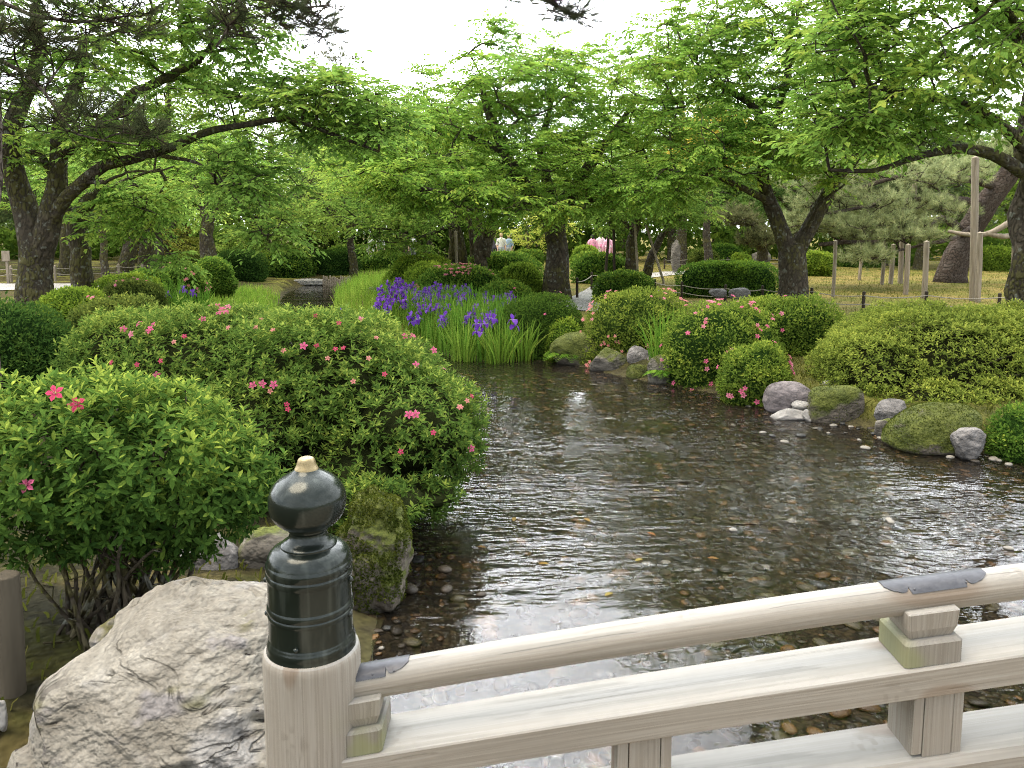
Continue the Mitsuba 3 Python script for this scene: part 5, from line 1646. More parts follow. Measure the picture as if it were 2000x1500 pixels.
key = thing('cherry_tree', 'forked cherry tree rising from the edge of the lawn behind the double lobed azalea', 'tree')
t = Tree(12)
t.limb(pl((1547, 612, 17.6), (1550, 560, 17.6), (1548, 510, 17.6), (1546, 478, 17.6)), 0.33, 0.30, flare=0.2)
t.limb(pl((1540, 490, 17.6), (1512, 415, 17.6), (1490, 350, 17.5), (1496, 280, 17.4), (1478, 215, 17.3), (1440, 186, 17.2), (1396, 162, 17.2)), 0.22, 0.06)
t.limb(pl((1556, 490, 17.6), (1592, 425, 17.5), (1618, 375, 17.4), (1645, 335, 17.2), (1690, 290, 16.8), (1745, 215, 16.4)), 0.21, 0.06)
t.limb(pl((1504, 395, 17.5), (1440, 362, 17.0), (1380, 345, 16.6), (1300, 330, 16.4)), 0.09, 0.025)
t.limb(pl((1496, 275, 17.4), (1530, 190, 17.8), (1540, 100, 18), (1550, 20, 18)), 0.12, 0.04)
t.limb(pl((1570, 455, 17.5), (1600, 400, 16.8), (1650, 360, 16.2)), 0.07, 0.02)
t.grow([pblob(1290, 130, 17.2, 110, 95, 2.2, 60), pblob(1420, 70, 17.4, 150, 85, 2.4, 70), pblob(1400, 290, 16.6, 150, 80, 2.0, 70), pblob(1580, 110, 17.6, 150, 95, 2.4, 70), pblob(1600, 290, 16.6, 140, 75, 2.0, 60),
        pblob(1480, -80, 17.8, 230, 90, 2.6, 60), pblob(1700, 190, 16.6, 110, 90, 2.0, 45), pblob(1300, 350, 16.4, 100, 40, 1.4, 26), pblob(1660, -60, 17.4, 160, 110, 2.4, 45), pblob(1470, 190, 17.0, 140, 70, 2.0, 45)])
t.build(key, CH)

key = thing('cherry_tree', 'cherry tree at the right edge whose long low limb reaches left over the lawn', 'tree')
t = Tree(13)
t.limb(pl((2012, 680, 11.6), (2004, 600, 11.6), (2000, 530, 11.6), (2008, 450, 11.6), (2012, 380, 11.6), (1998, 320, 11.5), (2010, 240, 11.4), (2030, 130, 11.3)), 0.21, 0.12, flare=0.25)
t.limb(pl((1998, 335, 11.5), (1940, 302, 11.3), (1880, 290, 11.1), (1830, 297, 10.9), (1770, 312, 10.7), (1705, 333, 10.6), (1620, 332, 10.5)), 0.105, 0.022, wob=0.03)
t.limb(pl((2004, 290, 11.4), (1940, 232, 11.0), (1880, 203, 10.6), (1800, 190, 10.2), (1700, 168, 10)), 0.10, 0.025)
t.limb(pl((2020, 140, 11.3), (1960, 55, 11.0), (1900, 12, 10.6), (1830, -50, 10.3)), 0.09, 0.03)
t.limb(pl((2022, 180, 11.3), (1990, 60, 10), (1920, -40, 9), (1850, -160, 8.4)), 0.08, 0.03)
t.grow([pblob(1850, 110, 10.0, 170, 85, 1.7, 46), pblob(1700, 180, 10.2, 130, 75, 1.5, 34), pblob(1660, 60, 10.2, 120, 80, 1.5, 40), pblob(1860, 215, 10.6, 130, 34, 1.2, 18), pblob(1960, 0, 10.2, 130, 100, 1.7, 45),
        pblob(1780, -110, 9.6, 220, 110, 1.8, 60), pblob(1640, 265, 10.5, 90, 40, 1.0, 22), pblob(1750, 250, 10.6, 110, 30, 1.0, 14), pblob(2080, 60, 10.5, 90, 140, 1.5, 24), pblob(1900, -330, 9.8, 240, 140, 2.0, 44)], arch=0.15)
t.build(key, {**CH, 'cols': ((0.128, 0.262, 0.050), (0.270, 0.428, 0.079), (0.480, 0.552, 0.097)), 'leaf': (0.140, 0.066), 'per': 10, 'twigs': 5, 'tw': (0.3, 0.7)}, tip_r=0.006)

key = thing('cherry_tree', 'thick forked cherry tree at the left with a long dark limb sweeping right', 'tree')
t = Tree(14)
t.limb(pl((66, 625, 13.6), (67, 560, 13.6), (68, 510, 13.6), (62, 455, 13.6), (46, 400, 13.6), (24, 320, 13.5), (22, 240, 13.4), (58, 165, 13.3), (76, 90, 13.2), (68, 10, 13.2)), 0.30, 0.08, flare=0.3)
t.limb(pl((70, 540, 13.6), (80, 490, 13.6), (98, 430, 13.5), (108, 380, 13.5), (112, 330, 13.5), (118, 250, 13.5), (148, 165, 13.4), (168, 70, 13.4)), 0.25, 0.07, wob=0.02)
t.limb(pl((98, 440, 13.5), (118, 402, 13.4), (150, 366, 13.2), (206, 322, 13.0), (300, 300, 12.8), (390, 262, 12.6), (470, 245, 12.4), (560, 232, 12.2), (650, 262, 12.1), (740, 296, 12.1)), 0.125, 0.02, wob=0.03)
t.limb(pl((120, 300, 13.5), (170, 262, 13.3), (225, 222, 13.1), (268, 182, 12.9), (330, 150, 12.7), (390, 116, 12.6)), 0.13, 0.06)
t.limb(pl((108, 345, 13.5), (80, 300, 13.5), (52, 298, 13.5)), 0.09, 0.05)
t.limb(pl((315, 305, 12.7), (385, 318, 12.4), (440, 365, 12.2), (495, 430, 12.0), (522, 468, 11.9)), 0.035, 0.010)
t.limb(pl((170, 355, 13.1), (260, 345, 12.4), (340, 325, 12.0)), 0.035, 0.012)
t.grow([pblob(330, 120, 12.8, 230, 90, 2.0, 70), pblob(560, 190, 12.3, 160, 75, 1.6, 50), pblob(250, 260, 12.9, 150, 55, 1.6, 36), pblob(100, 70, 13.3, 150, 110, 2.0, 40), pblob(480, 330, 12.1, 110, 60, 1.2, 24), pblob(690, 225, 12.2, 110, 60, 1.2, 40),
        pblob(60, 250, 13.6, 120, 90, 1.8, 20), pblob(300, -70, 13, 380, 90, 2.2, 60), pblob(540, 440, 11.9, 55, 35, 0.6, 10), pblob(420, 40, 12.6, 160, 70, 1.6, 34), pblob(-120, 60, 13.5, 160, 160, 2.0, 26)], arch=0.12)
t.build(key, LEFT_LOOK)

key = thing('cherry_tree', 'old mossy trunked cherry standing just right of the thick forked one', 'tree')
t = Tree(15)
t.limb(pl((166, 610, 16.4), (165, 550, 16.4), (156, 490, 16.4), (152, 440, 16.4), (172, 395, 16.3), (205, 360, 16.2)), 0.27, 0.13, flare=0.35)
t.limb(pl((156, 460, 16.4), (130, 400, 16.4), (118, 350, 16.5)), 0.12, 0.05)
t.limb(pl((185, 385, 16.3), (250, 350, 16.0), (310, 330, 15.8)), 0.07, 0.02)
t.grow([pblob(220, 400, 16.0, 110, 60, 1.6, 34), pblob(320, 390, 15.8, 110, 45, 1.4, 30), pblob(150, 330, 16.5, 130, 60, 1.6, 28), pblob(330, 500, 15.6, 30, 16, 0.4, 5)])
t.build(key, {**LEFT_LOOK, 'twigs': 7})

key = thing('cherry_tree', 'many stemmed cherry with lichen spotted trunks behind the yellow green domes', 'tree')
t = Tree(16)
t.limb(pl((942, 545, 23.0), (938, 500, 23.0), (940, 450, 23.0), (930, 405, 23.0), (905, 350, 23), (890, 280, 23)), 0.24, 0.08, flare=0.3)
t.limb(pl((905, 525, 23.2), (900, 480, 23.2), (888, 430, 23.2), (880, 385, 23.3), (850, 330, 23.3)), 0.17, 0.06, join=False)
t.limb(pl((884, 525, 23.6), (884, 470, 23.6), (884, 420, 23.6)), 0.17, 0.10, join=False)
t.limb(pl((946, 500, 23.0), (962, 440, 23.0), (968, 395, 23.0), (985, 340, 22.8), (1010, 280, 22.6)), 0.18, 0.06)
t.limb(pl((925, 520, 23.8), (922, 460, 23.8), (908, 400, 23.8)), 0.12, 0.07, join=False)
t.limb(pl((880, 440, 23.2), (820, 462, 22.5), (780, 450, 22.0), (720, 445, 21.8)), 0.06, 0.02)
t.grow([pblob(900, 330, 23.2, 160, 70, 2.4, 60), pblob(780, 420, 22.2, 110, 42, 1.8, 44), pblob(780, 470, 22.0, 70, 20, 1.0, 12), pblob(1000, 330, 22.8, 110, 60, 2.0, 30), pblob(700, 390, 22.4, 80, 50, 1.6, 24)])
t.build(key, {**CH, 'leaf': (0.13, 0.062), 'tmpl': LEAF2, 'seg': 2, 'cols': ((0.090, 0.186, 0.038), (0.188, 0.310, 0.057), (0.345, 0.442, 0.080))})

key = thing('cherry_tree', 'dark leaning cherry held by slanting props right of the central trunk', 'tree')
t = Tree(17)
t.limb(pl((1232, 540, 25.5), (1234, 480, 25.5), (1240, 425, 25.5), (1214, 375, 25.4), (1195, 330, 25.3)), 0.22, 0.09, flare=0.25)
t.limb(pl((1262, 540, 25.8), (1276, 495, 25.8), (1300, 450, 25.8), (1330, 425, 25.8)), 0.18, 0.08, join=False)
t.limb(pl((1240, 440, 25.5), (1268, 400, 25.4), (1330, 372, 25.2), (1420, 352, 25)), 0.10, 0.03)
t.limb(pl((1238, 450, 25.5), (1190, 420, 25.0), (1150, 412, 24.6)), 0.09, 0.03)
t.grow([pblob(1250, 370, 25.2, 150, 50, 2.2, 50), pblob(1330, 410, 25, 110, 40, 1.8, 34), pblob(1180, 420, 24.6, 60, 26, 1.2, 16), pblob(1320, 300, 25.4, 130, 60, 2.0, 36)])
t.build(key, {**CH, 'leaf': (0.14, 0.066), 'tmpl': LEAF2, 'seg': 2, 'cols': ((0.090, 0.186, 0.038), (0.195, 0.317, 0.061), (0.375, 0.455, 0.088))})

for i, (x0, y0, x1, y1, Yq, r, w) in enumerate(((1182, 545, 1196, 372, 24.6, 0.045, 'dark slanting prop pole left of the leaning cherry'), (1200, 530, 1197, 370, 25.2, 0.045, 'upright prop pole just left of the leaning cherry trunk'), (1246, 535, 1240, 440, 24.9, 0.04, 'thin grey prop against the leaning cherry trunk'),
                                               (1296, 550, 1262, 440, 25.0, 0.04, 'slanting grey prop right of the leaning cherry'), (892, 530, 890, 452, 22.6, 0.045, 'short grey prop between the stems of the many stemmed cherry'))):
    a, b = at(x0, y0, Yq), at(x1, y1, Yq)
    key = obj('prop_pole', tube(np.array([a - [0, 0, 0.3], a, (a + b) / 2, b]), r, 9, 0.05), 'dark_wood' if i < 2 else 'grey_wood', smooth=40)
    tag(key, w, 'pole')

# the great propped pine beyond the lawn
PINE_LIGHT = dict(cols=((0.18, 0.225, 0.105), (0.34, 0.39, 0.18), (0.58, 0.58, 0.30)), leaf=(0.20, 0.012), twigs=8, per=36, tw=(0.16, 0.38), droop=0)
key = thing('pine_tree', 'old leaning pine with flat grey green needle pads held on wooden poles beyond the lawn', 'tree')
t = Tree(18)
t.limb(pl((1858, 535, 26.5), (1872, 500, 26.5), (1892, 455, 26.5), (1922, 405, 26.3), (1948, 370, 26.2), (1985, 320, 26)), 0.46, 0.33, flare=0.25)
t.limb(pl((1888, 460, 26.4), (1850, 430, 25.5), (1790, 438, 24.6), (1720, 452, 23.8), (1640, 470, 23.2)), 0.16, 0.05, wob=0.08)
t.limb(pl((1925, 400, 26.3), (1840, 385, 25), (1760, 395, 24), (1690, 405, 23.2), (1600, 420, 22.8)), 0.15, 0.04, wob=0.08)
t.limb(pl((1950, 365, 26.2), (1850, 345, 25), (1740, 350, 24), (1660, 372, 23.4), (1580, 360, 23.2)), 0.14, 0.04, wob=0.08)
t.limb(pl((1905, 440, 26), (1850, 470, 23.5), (1780, 482, 22.5), (1710, 505, 22)), 0.10, 0.03, wob=0.06)
t.grow([pblob(1690, 440, 23.4, 150, 20, 1.8, 70), pblob(1790, 410, 24.2, 120, 20, 1.8, 50), pblob(1650, 395, 23.2, 110, 18, 1.6, 42), pblob(1740, 468, 22.8, 110, 14, 1.5, 38), pblob(1720, 345, 24, 150, 24, 1.8, 52), pblob(1690, 505, 22, 60, 10, 0.9, 22),
        pblob(1610, 355, 23.2, 90, 20, 1.4, 34), pblob(1850, 345, 25, 110, 24, 1.6, 45), pblob(1990, 300, 26, 90, 30, 1.6, 30), pblob(1580, 440, 23, 60, 14, 1.0, 20)], arch=0.05)
t.build(key, PINE_LIGHT, 'pine_bark', sides=22, needle=True, tip_r=0.010, knob=0.2)
for i, (pts, r0, r1, w) in enumerate(((((2080, 415, 20.2), (1990, 428, 20.3), (1955, 444, 20.4), (1928, 457, 20.5), (1890, 458, 20.6), (1852, 452, 20.8)), 0.11, 0.045, 'bare grey pine bough reaching in from the right edge on a forked pole'),
                                      (((2080, 452, 20.3), (2000, 456, 20.4), (1960, 462, 20.4), (1926, 455, 20.5)), 0.10, 0.06, 'lower straight pine bough at the right edge lying on the short pole'),
                                      (((1724, 474, 22.6), (1690, 474, 22.7), (1650, 473, 22.8), (1600, 478, 22.9)), 0.085, 0.06, 'level dark pine bough resting on poles over the lawn'))):
    p = smooth_line(pl(*pts), 0.15)
    key = obj('pine_bough', tube(p, np.linspace(r0, r1, len(p)), 12, 0.2, i), 'pine_bark' if i == 2 else 'grey_wood', smooth=True)
    tag(key, w, 'bough')
for x, yt, yb, Yq, r, w in ((1630, 470, 572, 19.8, 0.055, 'thin grey support pole nearest the forked cherry'), (1772, 478, 564, 20.8, 0.085, 'stout support pole second from the left on the lawn'), (1808, 472, 578, 19.6, 0.085, 'support pole between the stout pole and the tallest pole'),
                            (1903, 308, 586, 19.0, 0.105, 'tallest grey support pole standing before the leaning pine trunk'), (1912, 455, 592, 18.6, 0.085, 'shorter pole under the bare bough beside the tallest pole'), (1983, 385, 530, 25.0, 0.10, 'far tall pole near the right edge'),
                            (1726, 482, 540, 24.6, 0.07, 'small far pole left of the stout pole'), (1743, 478, 538, 25.2, 0.09, 'far pole just left of the stout pole'), (1762, 376, 540, 25.6, 0.10, 'far tall pole behind the needle pads'), (1682, 474, 525, 27.5, 0.07, 'farthest thin pole under the level bough'), (1785, 360, 400, 24.6, 0.10, 'pole top standing out of the upper needle pads')):
    a, b = at(x - 3, yb, Yq), at(x + 2, yt, Yq)
    a = np.array([a[0], a[1], gz(a[0], a[1]) - 0.1]) if yb > 450 else a
    key = obj('support_pole', tube(smooth_line([a, (a + b) / 2 + [0.01, 0, 0], b], 0.5), r * 0.8, 11, 0.06, int(x)), 'grey_wood', smooth=40)
    tag(key, w, 'pole', 'poles that hold up the old pine')

# the near pine at the left whose twigs hang into the picture from above
PINE_DARK = dict(cols=((0.033, 0.044, 0.021), (0.060, 0.076, 0.034), (0.150, 0.117, 0.066)), leaf=(0.085, 0.0028), twigs=6, per=42, tw=(0.08, 0.22), droop=0, twr=0.7, rise=6)
key = thing('pine_tree', 'near dark pine at the left edge with needle twigs hanging in along the top', 'tree')
t = Tree(19)
t.limb([np.array([-4.5, 6.3, gz(-4.5, 6.3) - 0.1])] + pl((-52, 500, 6.3), (-38, 350, 6.3), (-46, 150, 6.3), (-60, -60, 6.3), (-60, -250, 6.3)), 0.185, 0.14, flare=0.2)
t.limb(pl((-42, 90, 6.3), (40, 140, 6.1), (85, 178, 6.0), (120, 232, 5.9), (150, 262, 5.85)), 0.022, 0.007, wob=0.02)
t.limb(pl((-50, -90, 6.3), (150, -70, 6.0), (330, -40, 5.8), (455, -14, 5.7), (478, 18, 5.7), (446, 58, 5.7), (422, 92, 5.7)), 0.032, 0.008, wob=0.02)
t.limb(pl((-55, -220, 6.3), (300, -190, 5.9), (700, -130, 5.6), (960, -50, 5.5), (1055, -6, 5.5), (1105, 22, 5.5)), 0.04, 0.010, wob=0.02)
t.limb(pl((-45, -10, 6.3), (60, 22, 6.1), (150, 34, 6.0), (250, 30, 5.9)), 0.022, 0.008, wob=0.02)
t.limb(pl((470, -4, 5.7), (540, -2, 5.65), (600, 14, 5.6), (640, 10, 5.6)), 0.015, 0.006, wob=0.02)
t.limb(pl((150, 262, 5.85), (200, 275, 5.8), (270, 285, 5.8)), 0.008, 0.005, wob=0.01)
t.grow([pblob(60, 75, 6.0, 130, 50, 0.5, 34), pblob(200, 30, 5.9, 110, 32, 0.45, 24), pblob(570, 18, 5.65, 80, 28, 0.35, 22), pblob(630, 55, 5.6, 22, 26, 0.2, 7), pblob(455, 45, 5.7, 55, 30, 0.3, 12), pblob(1088, 8, 5.5, 34, 12, 0.15, 10), pblob(1010, -16, 5.5, 46, 10, 0.2, 8), pblob(1120, 30, 5.5, 16, 9, 0.1, 6),
        pblob(190, 240, 5.85, 85, 38, 0.4, 20), pblob(330, -60, 5.9, 220, 40, 0.6, 26), pblob(40, 170, 6.1, 60, 40, 0.4, 10), pblob(295, 262, 5.8, 40, 12, 0.2, 6), pblob(700, -90, 5.6, 220, 40, 0.5, 22)], arch=0.1)
t.build(key, PINE_DARK, 'pine_bark', sides=22, needle=True, tip_r=0.0032, knob=0.12, most=0.03)

# middle distance trees, each with its own trunk
MID = [('cherry_tree', 'mossy trunked cherry with a fork standing alone between the hedges and the left bank', [(408, 525, 27), (407, 470, 27), (402, 430, 27), (392, 390, 27), (370, 340, 27)], 0.33, 0.14, [[(405, 450, 27), (422, 412, 27), (440, 370, 27)]], [(400, 330, 27, 130, 60, 2.4, 60), (470, 300, 26.5, 100, 60, 2, 36)], FAR_LOOK),
       ('birch_tree', 'slim pale trunk spotted with lichen behind the old mossy cherry', [(206, 548, 26), (203, 490, 26), (200, 440, 26), (204, 370, 26)], 0.14, 0.09, [], [(210, 340, 26, 110, 70, 2, 40)], FAR_LOOK),
       ('dark_tree', 'dark trunk leaning right behind the left bank', [(243, 535, 29), (256, 480, 29), (272, 430, 29), (296, 370, 29)], 0.33, 0.17, [], [(280, 340, 29, 130, 60, 2.4, 50)], FAR_LOOK),
       ('dark_tree', 'thick dark trunk right beside the leaning dark one', [(288, 535, 30), (288, 480, 30), (292, 420, 30), (285, 360, 30)], 0.38, 0.2, [], [(300, 300, 30, 150, 70, 2.6, 50)], FAR_LOOK),
       ('dark_tree', 'straight slender trunk on the left behind the pink topped shrub', [(314, 548, 28), (313, 490, 28), (310, 430, 28), (318, 370, 28)], 0.17, 0.1, [], [(320, 390, 28, 100, 50, 2, 36)], FAR_LOOK),
       ('dark_tree', 'dark trunk in the shade between the two cherries at the left', [(128, 535, 30), (130, 470, 30), (126, 400, 30)], 0.26, 0.16, [], [(120, 340, 30, 150, 80, 2.6, 50)], FAR_LOOK),
       ('maple_tree', 'light green tree spreading over the hedges behind the far pond', [(690, 515, 33), (684, 460, 33), (700, 410, 33), (730, 360, 33)], 0.2, 0.08, [[(686, 450, 33), (650, 410, 33), (600, 370, 33)]], [(690, 350, 32.5, 170, 80, 3, 90), (600, 400, 32, 110, 50, 2.4, 40), (760, 420, 32, 90, 50, 2, 30)], LIGHT_LOOK),
       ('maple_tree', 'low spreading maple whose bright boughs hang over the loose dark shrub', [(612, 505, 35), (606, 480, 35), (590, 462, 35), (570, 440, 35)], 0.12, 0.05, [[(603, 476, 35), (625, 455, 35), (650, 440, 35)]], [(580, 435, 34.5, 80, 30, 2.0, 34), (640, 440, 34.5, 50, 24, 1.5, 16)], LIGHT_LOOK),
       ('tall_tree', 'tall leafy tree filling the gap left of the central crown', [(520, 515, 38), (518, 440, 38), (522, 360, 38), (530, 260, 38)], 0.3, 0.12, [], [(540, 330, 37, 150, 110, 3.4, 110), (470, 400, 37, 110, 60, 2.6, 50), (560, 240, 37.5, 120, 70, 2.8, 60)], LIGHT_LOOK),
       ('tall_tree', 'tall full crown closing the sky between the central and the forked cherry', [(1330, 515, 38), (1332, 420, 38), (1335, 300, 38), (1330, 180, 38)], 0.32, 0.12, [], [(1290, 190, 37, 130, 80, 3.4, 90), (1420, 150, 37.5, 130, 80, 3.4, 90), (1360, 300, 37, 170, 60, 3.4, 60)], FAR_LOOK),
       ('tall_tree', 'tall full crown behind the needle pads and the right cherry', [(1720, 515, 40), (1722, 420, 40), (1718, 300, 40), (1730, 150, 40)], 0.34, 0.12, [], [(1640, 130, 39, 140, 90, 3.4, 90), (1800, 130, 39.5, 150, 100, 3.4, 100), (1940, 190, 39, 120, 100, 3.4, 70), (1740, 270, 39, 180, 60, 3.4, 60)], LIGHT_LOOK),
       ('tall_tree', 'tall full crown behind the long limb of the left cherry', [(330, 515, 36), (332, 420, 36), (326, 300, 36), (330, 160, 36)], 0.34, 0.12, [], [(180, 190, 35, 150, 110, 3.2, 90), (360, 150, 35.5, 150, 100, 3.2, 90), (480, 220, 35, 110, 80, 3.0, 60), (60, 280, 35, 130, 100, 3, 60)], LIGHT_LOOK),
       ('tall_tree', 'broad pale green crown rising behind the left side of the central cherry', [(790, 515, 42), (788, 430, 42), (792, 330, 42), (790, 240, 42)], 0.34, 0.12, [], [(720, 235, 41, 130, 65, 3.4, 90), (850, 220, 42, 140, 60, 3.4, 90), (800, 320, 41, 190, 70, 3.6, 90)], LIGHT_LOOK),
       ('maple_tree', 'golden yellow maple glowing between the central and the forked cherry', [(1385, 520, 34), (1380, 440, 34), (1390, 360, 34), (1400, 290, 34)], 0.22, 0.09, [], [(1400, 262, 33, 90, 62, 2.4, 90), (1345, 300, 33, 70, 46, 2, 44)], {**FAR_LOOK, 'cols': ((0.360, 0.331, 0.063), (0.600, 0.497, 0.086), (0.825, 0.580, 0.112)), 'leaf': (0.13, 0.09)}),
       ('maple_tree', 'low yellow green maple bush in the sun behind the left bank', [(348, 525, 36), (346, 500, 36), (350, 470, 36)], 0.1, 0.06, [], [(345, 475, 36, 60, 34, 1.8, 50)], {**FAR_LOOK, 'cols': ((0.300, 0.359, 0.072), (0.510, 0.524, 0.100), (0.720, 0.607, 0.157))}),
       ('maple_tree', 'fresh green low maple between the mossy fork and the dark shrubs', [(470, 520, 34), (470, 490, 34), (475, 470, 34)], 0.1, 0.06, [], [(472, 478, 34, 48, 30, 1.6, 40)], LIGHT_LOOK),
       ('maple_tree', 'fresh yellow green maple behind the people between the cherry stems', [(1030, 525, 38), (1032, 480, 38), (1030, 440, 38)], 0.12, 0.06, [], [(1040, 450, 38, 80, 36, 2, 46)], {**LIGHT_LOOK, 'cols': ((0.300, 0.414, 0.077), (0.480, 0.552, 0.103), (0.675, 0.635, 0.148))}),
       ('pine_tree', 'small pruned pine with pale needles beyond the hedge left of the forked cherry', [(1486, 525, 29), (1490, 490, 29), (1478, 455, 29), (1468, 420, 29)], 0.3, 0.12, [], [(1490, 470, 28.5, 50, 16, 1, 26), (1440, 430, 28.5, 60, 18, 1, 26)], None),
       ('pine_tree', 'tall dark pine whose top shows above the left crowns against the sky', [(650, 515, 48), (652, 400, 48), (655, 280, 48), (655, 140, 48)], 0.35, 0.1, [], [(655, 135, 48, 50, 40, 2, 40), (630, 220, 48, 90, 40, 2.4, 50)], None)]
for i, (nm, lab, tr, r0, r1, lims, bl, look) in enumerate(MID):
    key = thing(nm, lab, 'tree')
    t = Tree(40 + i)
    t.limb(pl(*tr), r0, r1, flare=0.25)
    for l in lims:
        t.limb(pl(*l), r1 * 0.9, r1 * 0.4)
    t.grow([pblob(*b) for b in bl])
    t.build(key, look or {**PINE_LIGHT, 'leaf': (0.22, 0.02), 'per': 26, 'cols': ((0.075, 0.090, 0.039), (0.150, 0.166, 0.071), (0.270, 0.248, 0.121))}, sides=12, needle=look is None, tip_r=0.011)

# the far wood: a few kinds of tree, set out again and again
WOODS = [((0.090, 0.179, 0.040), (0.180, 0.297, 0.064), (0.300, 0.414, 0.089)), ((0.150, 0.262, 0.052), (0.270, 0.400, 0.076), (0.450, 0.524, 0.106)), ((0.060, 0.117, 0.034), (0.120, 0.207, 0.052), (0.210, 0.304, 0.072)), ((0.053, 0.086, 0.035), (0.105, 0.145, 0.057), (0.180, 0.207, 0.081))]
for i, cols in enumerate(WOODS):
    t = Tree(70 + i)
    r = t.rng
    t.limb([np.array([0, 0, -0.3]), np.array([0.1, 0, 1.5]), np.array([-0.1, 0.1, 3.0]), np.array([0.1, 0, 5.5])], 0.30, 0.10, flare=0.3)
    for k in range(4):
        a = k * 1.6 + i
        t.limb([np.array([0, 0, 2.0 + 0.4 * k]), np.array([1.2 * math.cos(a), 1.2 * math.sin(a), 3.4 + 0.3 * k]), np.array([2.6 * math.cos(a), 2.6 * math.sin(a), 4.2 + 0.4 * k])], 0.13, 0.04)
    t.grow([(np.array([0, 0, 5.2]), (3.4, 3.4, 2.2), 110), (np.array([0.8, 0, 3.4]), (3.4, 3.4, 1.0), 60), (np.array([0, 0, 7.2]), (1.8, 1.8, 1.4), 34)])
    mbt = MB()
    for p, rr in t.limbs:
        mbt.add(*tube(p, rr, 9, 0.12, 3))
    bm = t.branch_mesh(0.014)
    mbt.add(*bm.mesh())
    _, (v, f, c) = foliage_at(t.tips, t.dirs, {**FAR_LOOK, 'cols': cols, 'leaf': (0.26, 0.13), 'per': 7, 'twigs': 7, 'tw': (0.5, 1.1)}, r)
    scene[f'wood_kind_{i}'] = {'type': 'shapegroup', 'trunk': mikit.ply(mbt.mesh(), 'bark', True), 'crown': mikit.ply((v, f), 'leaf', color=c)}
_r = np.random.default_rng(99)
spots = []
for x in np.linspace(-62, 62, 26):
    spots.append((x + _r.normal(0, 1.2), 56 + _r.uniform(-5, 7) + 0.002 * x * x, _r.uniform(1.0, 1.3)))
for x in np.linspace(-85, 85, 24):
    spots.append((x + _r.normal(0, 1.6), 74 + _r.uniform(-5, 7), _r.uniform(1.3, 1.6)))
for x, y in ((-16, 38), (-21, 43), (-26, 36), (-11, 46), (-5, 45), (3, 47), (9, 43), (15, 41), (20, 44), (25, 38), (-31, 44), (31, 42), (-20, 33), (-28, 28), (27, 31), (-2.5, 52), (13, 52), (19, 36)):
    spots.append((x, y, _r.uniform(0.8, 1.05)))
for i, (x, y, s) in enumerate(spots):
    kind = _r.choice(4, p=[0.4, 0.22, 0.26, 0.12])
    key = numbered('wood_tree')
    scene[key] = {'type': 'instance', 'kind': {'type': 'ref', 'id': f'wood_kind_{kind}'}, 'to_world': T().translate([float(x), float(y), gz(x, y)]).rotate([0, 0, 1], float(_r.uniform(0, 360))).scale([float(s), float(s), float(s * _r.uniform(0.9, 1.1))])}
    labels[key] = {'label': 'leafy tree in the dim wood that closes the garden far behind', 'category': 'tree', 'group': 'trees of the far wood'}

# the thicket under the far trees, one dim mass
_r = np.random.default_rng(5)
mb = MB()
_n = 44000
_x = _r.uniform(-75, 75, _n)
_y = np.where(_r.random(_n) < 0.5, 46, 62) + 0.0035 * _x ** 2 + _r.uniform(-1.5, 3.0, _n)
_hh = np.where(_y < 55 + 0.0035 * _x ** 2, 1.4, 4.0) + 3.0 * meshkit.noise(np.stack([_x * 0.35, 0 * _x, 0 * _x], -1), 4)
_zz = 0.4 + _hh * _r.random(_n) ** 0.8
_d = _r.normal(0, 0.7, (_n, 3)) + [0, -0.5, 0.5]
_ll = _r.uniform(0.42, 0.75, _n)
mb.add(*leaves(np.stack([_x, _y, _zz], -1), _d, _r.normal(0, 0.5, (_n, 3)) + [0, -0.3, 1], _ll, _ll * 0.5, LEAF2, pick(((0.035, 0.075, 0.014), (0.09, 0.155, 0.022), (0.18, 0.26, 0.035)), _r, _n, meshkit.noise(np.stack([_x * 0.6, _y * 0.6, _zz * 1.2], -1), 6))))
k = obj('thicket', mb.mesh(), 'leaf', color=mb.color())
labels[k] = {'label': 'dim leafy thicket closing the view under the far trees', 'category': 'thicket', 'kind': 'stuff'}

# ------------------------------------------------------------------ people far off


def capsule_chain(parts):
    """One smooth body from (p, r, q, s) bones: hulls of balls, joined, refined and smoothed."""
    out = manifold3d.Manifold()
    for p, r, q, s in parts:
        a = manifold3d.Manifold.sphere(r, 16).translate(list(map(float, p)))
        b = manifold3d.Manifold.sphere(s, 16).translate(list(map(float, q)))
        out += (a + b).hull()
    out = out.refine_to_length(0.09)
    m = out.to_mesh()
    t = trimesh.Trimesh(m.vert_properties[:, :3], m.tri_verts)
    trimesh.smoothing.filter_taubin(t, iterations=6)
    return t


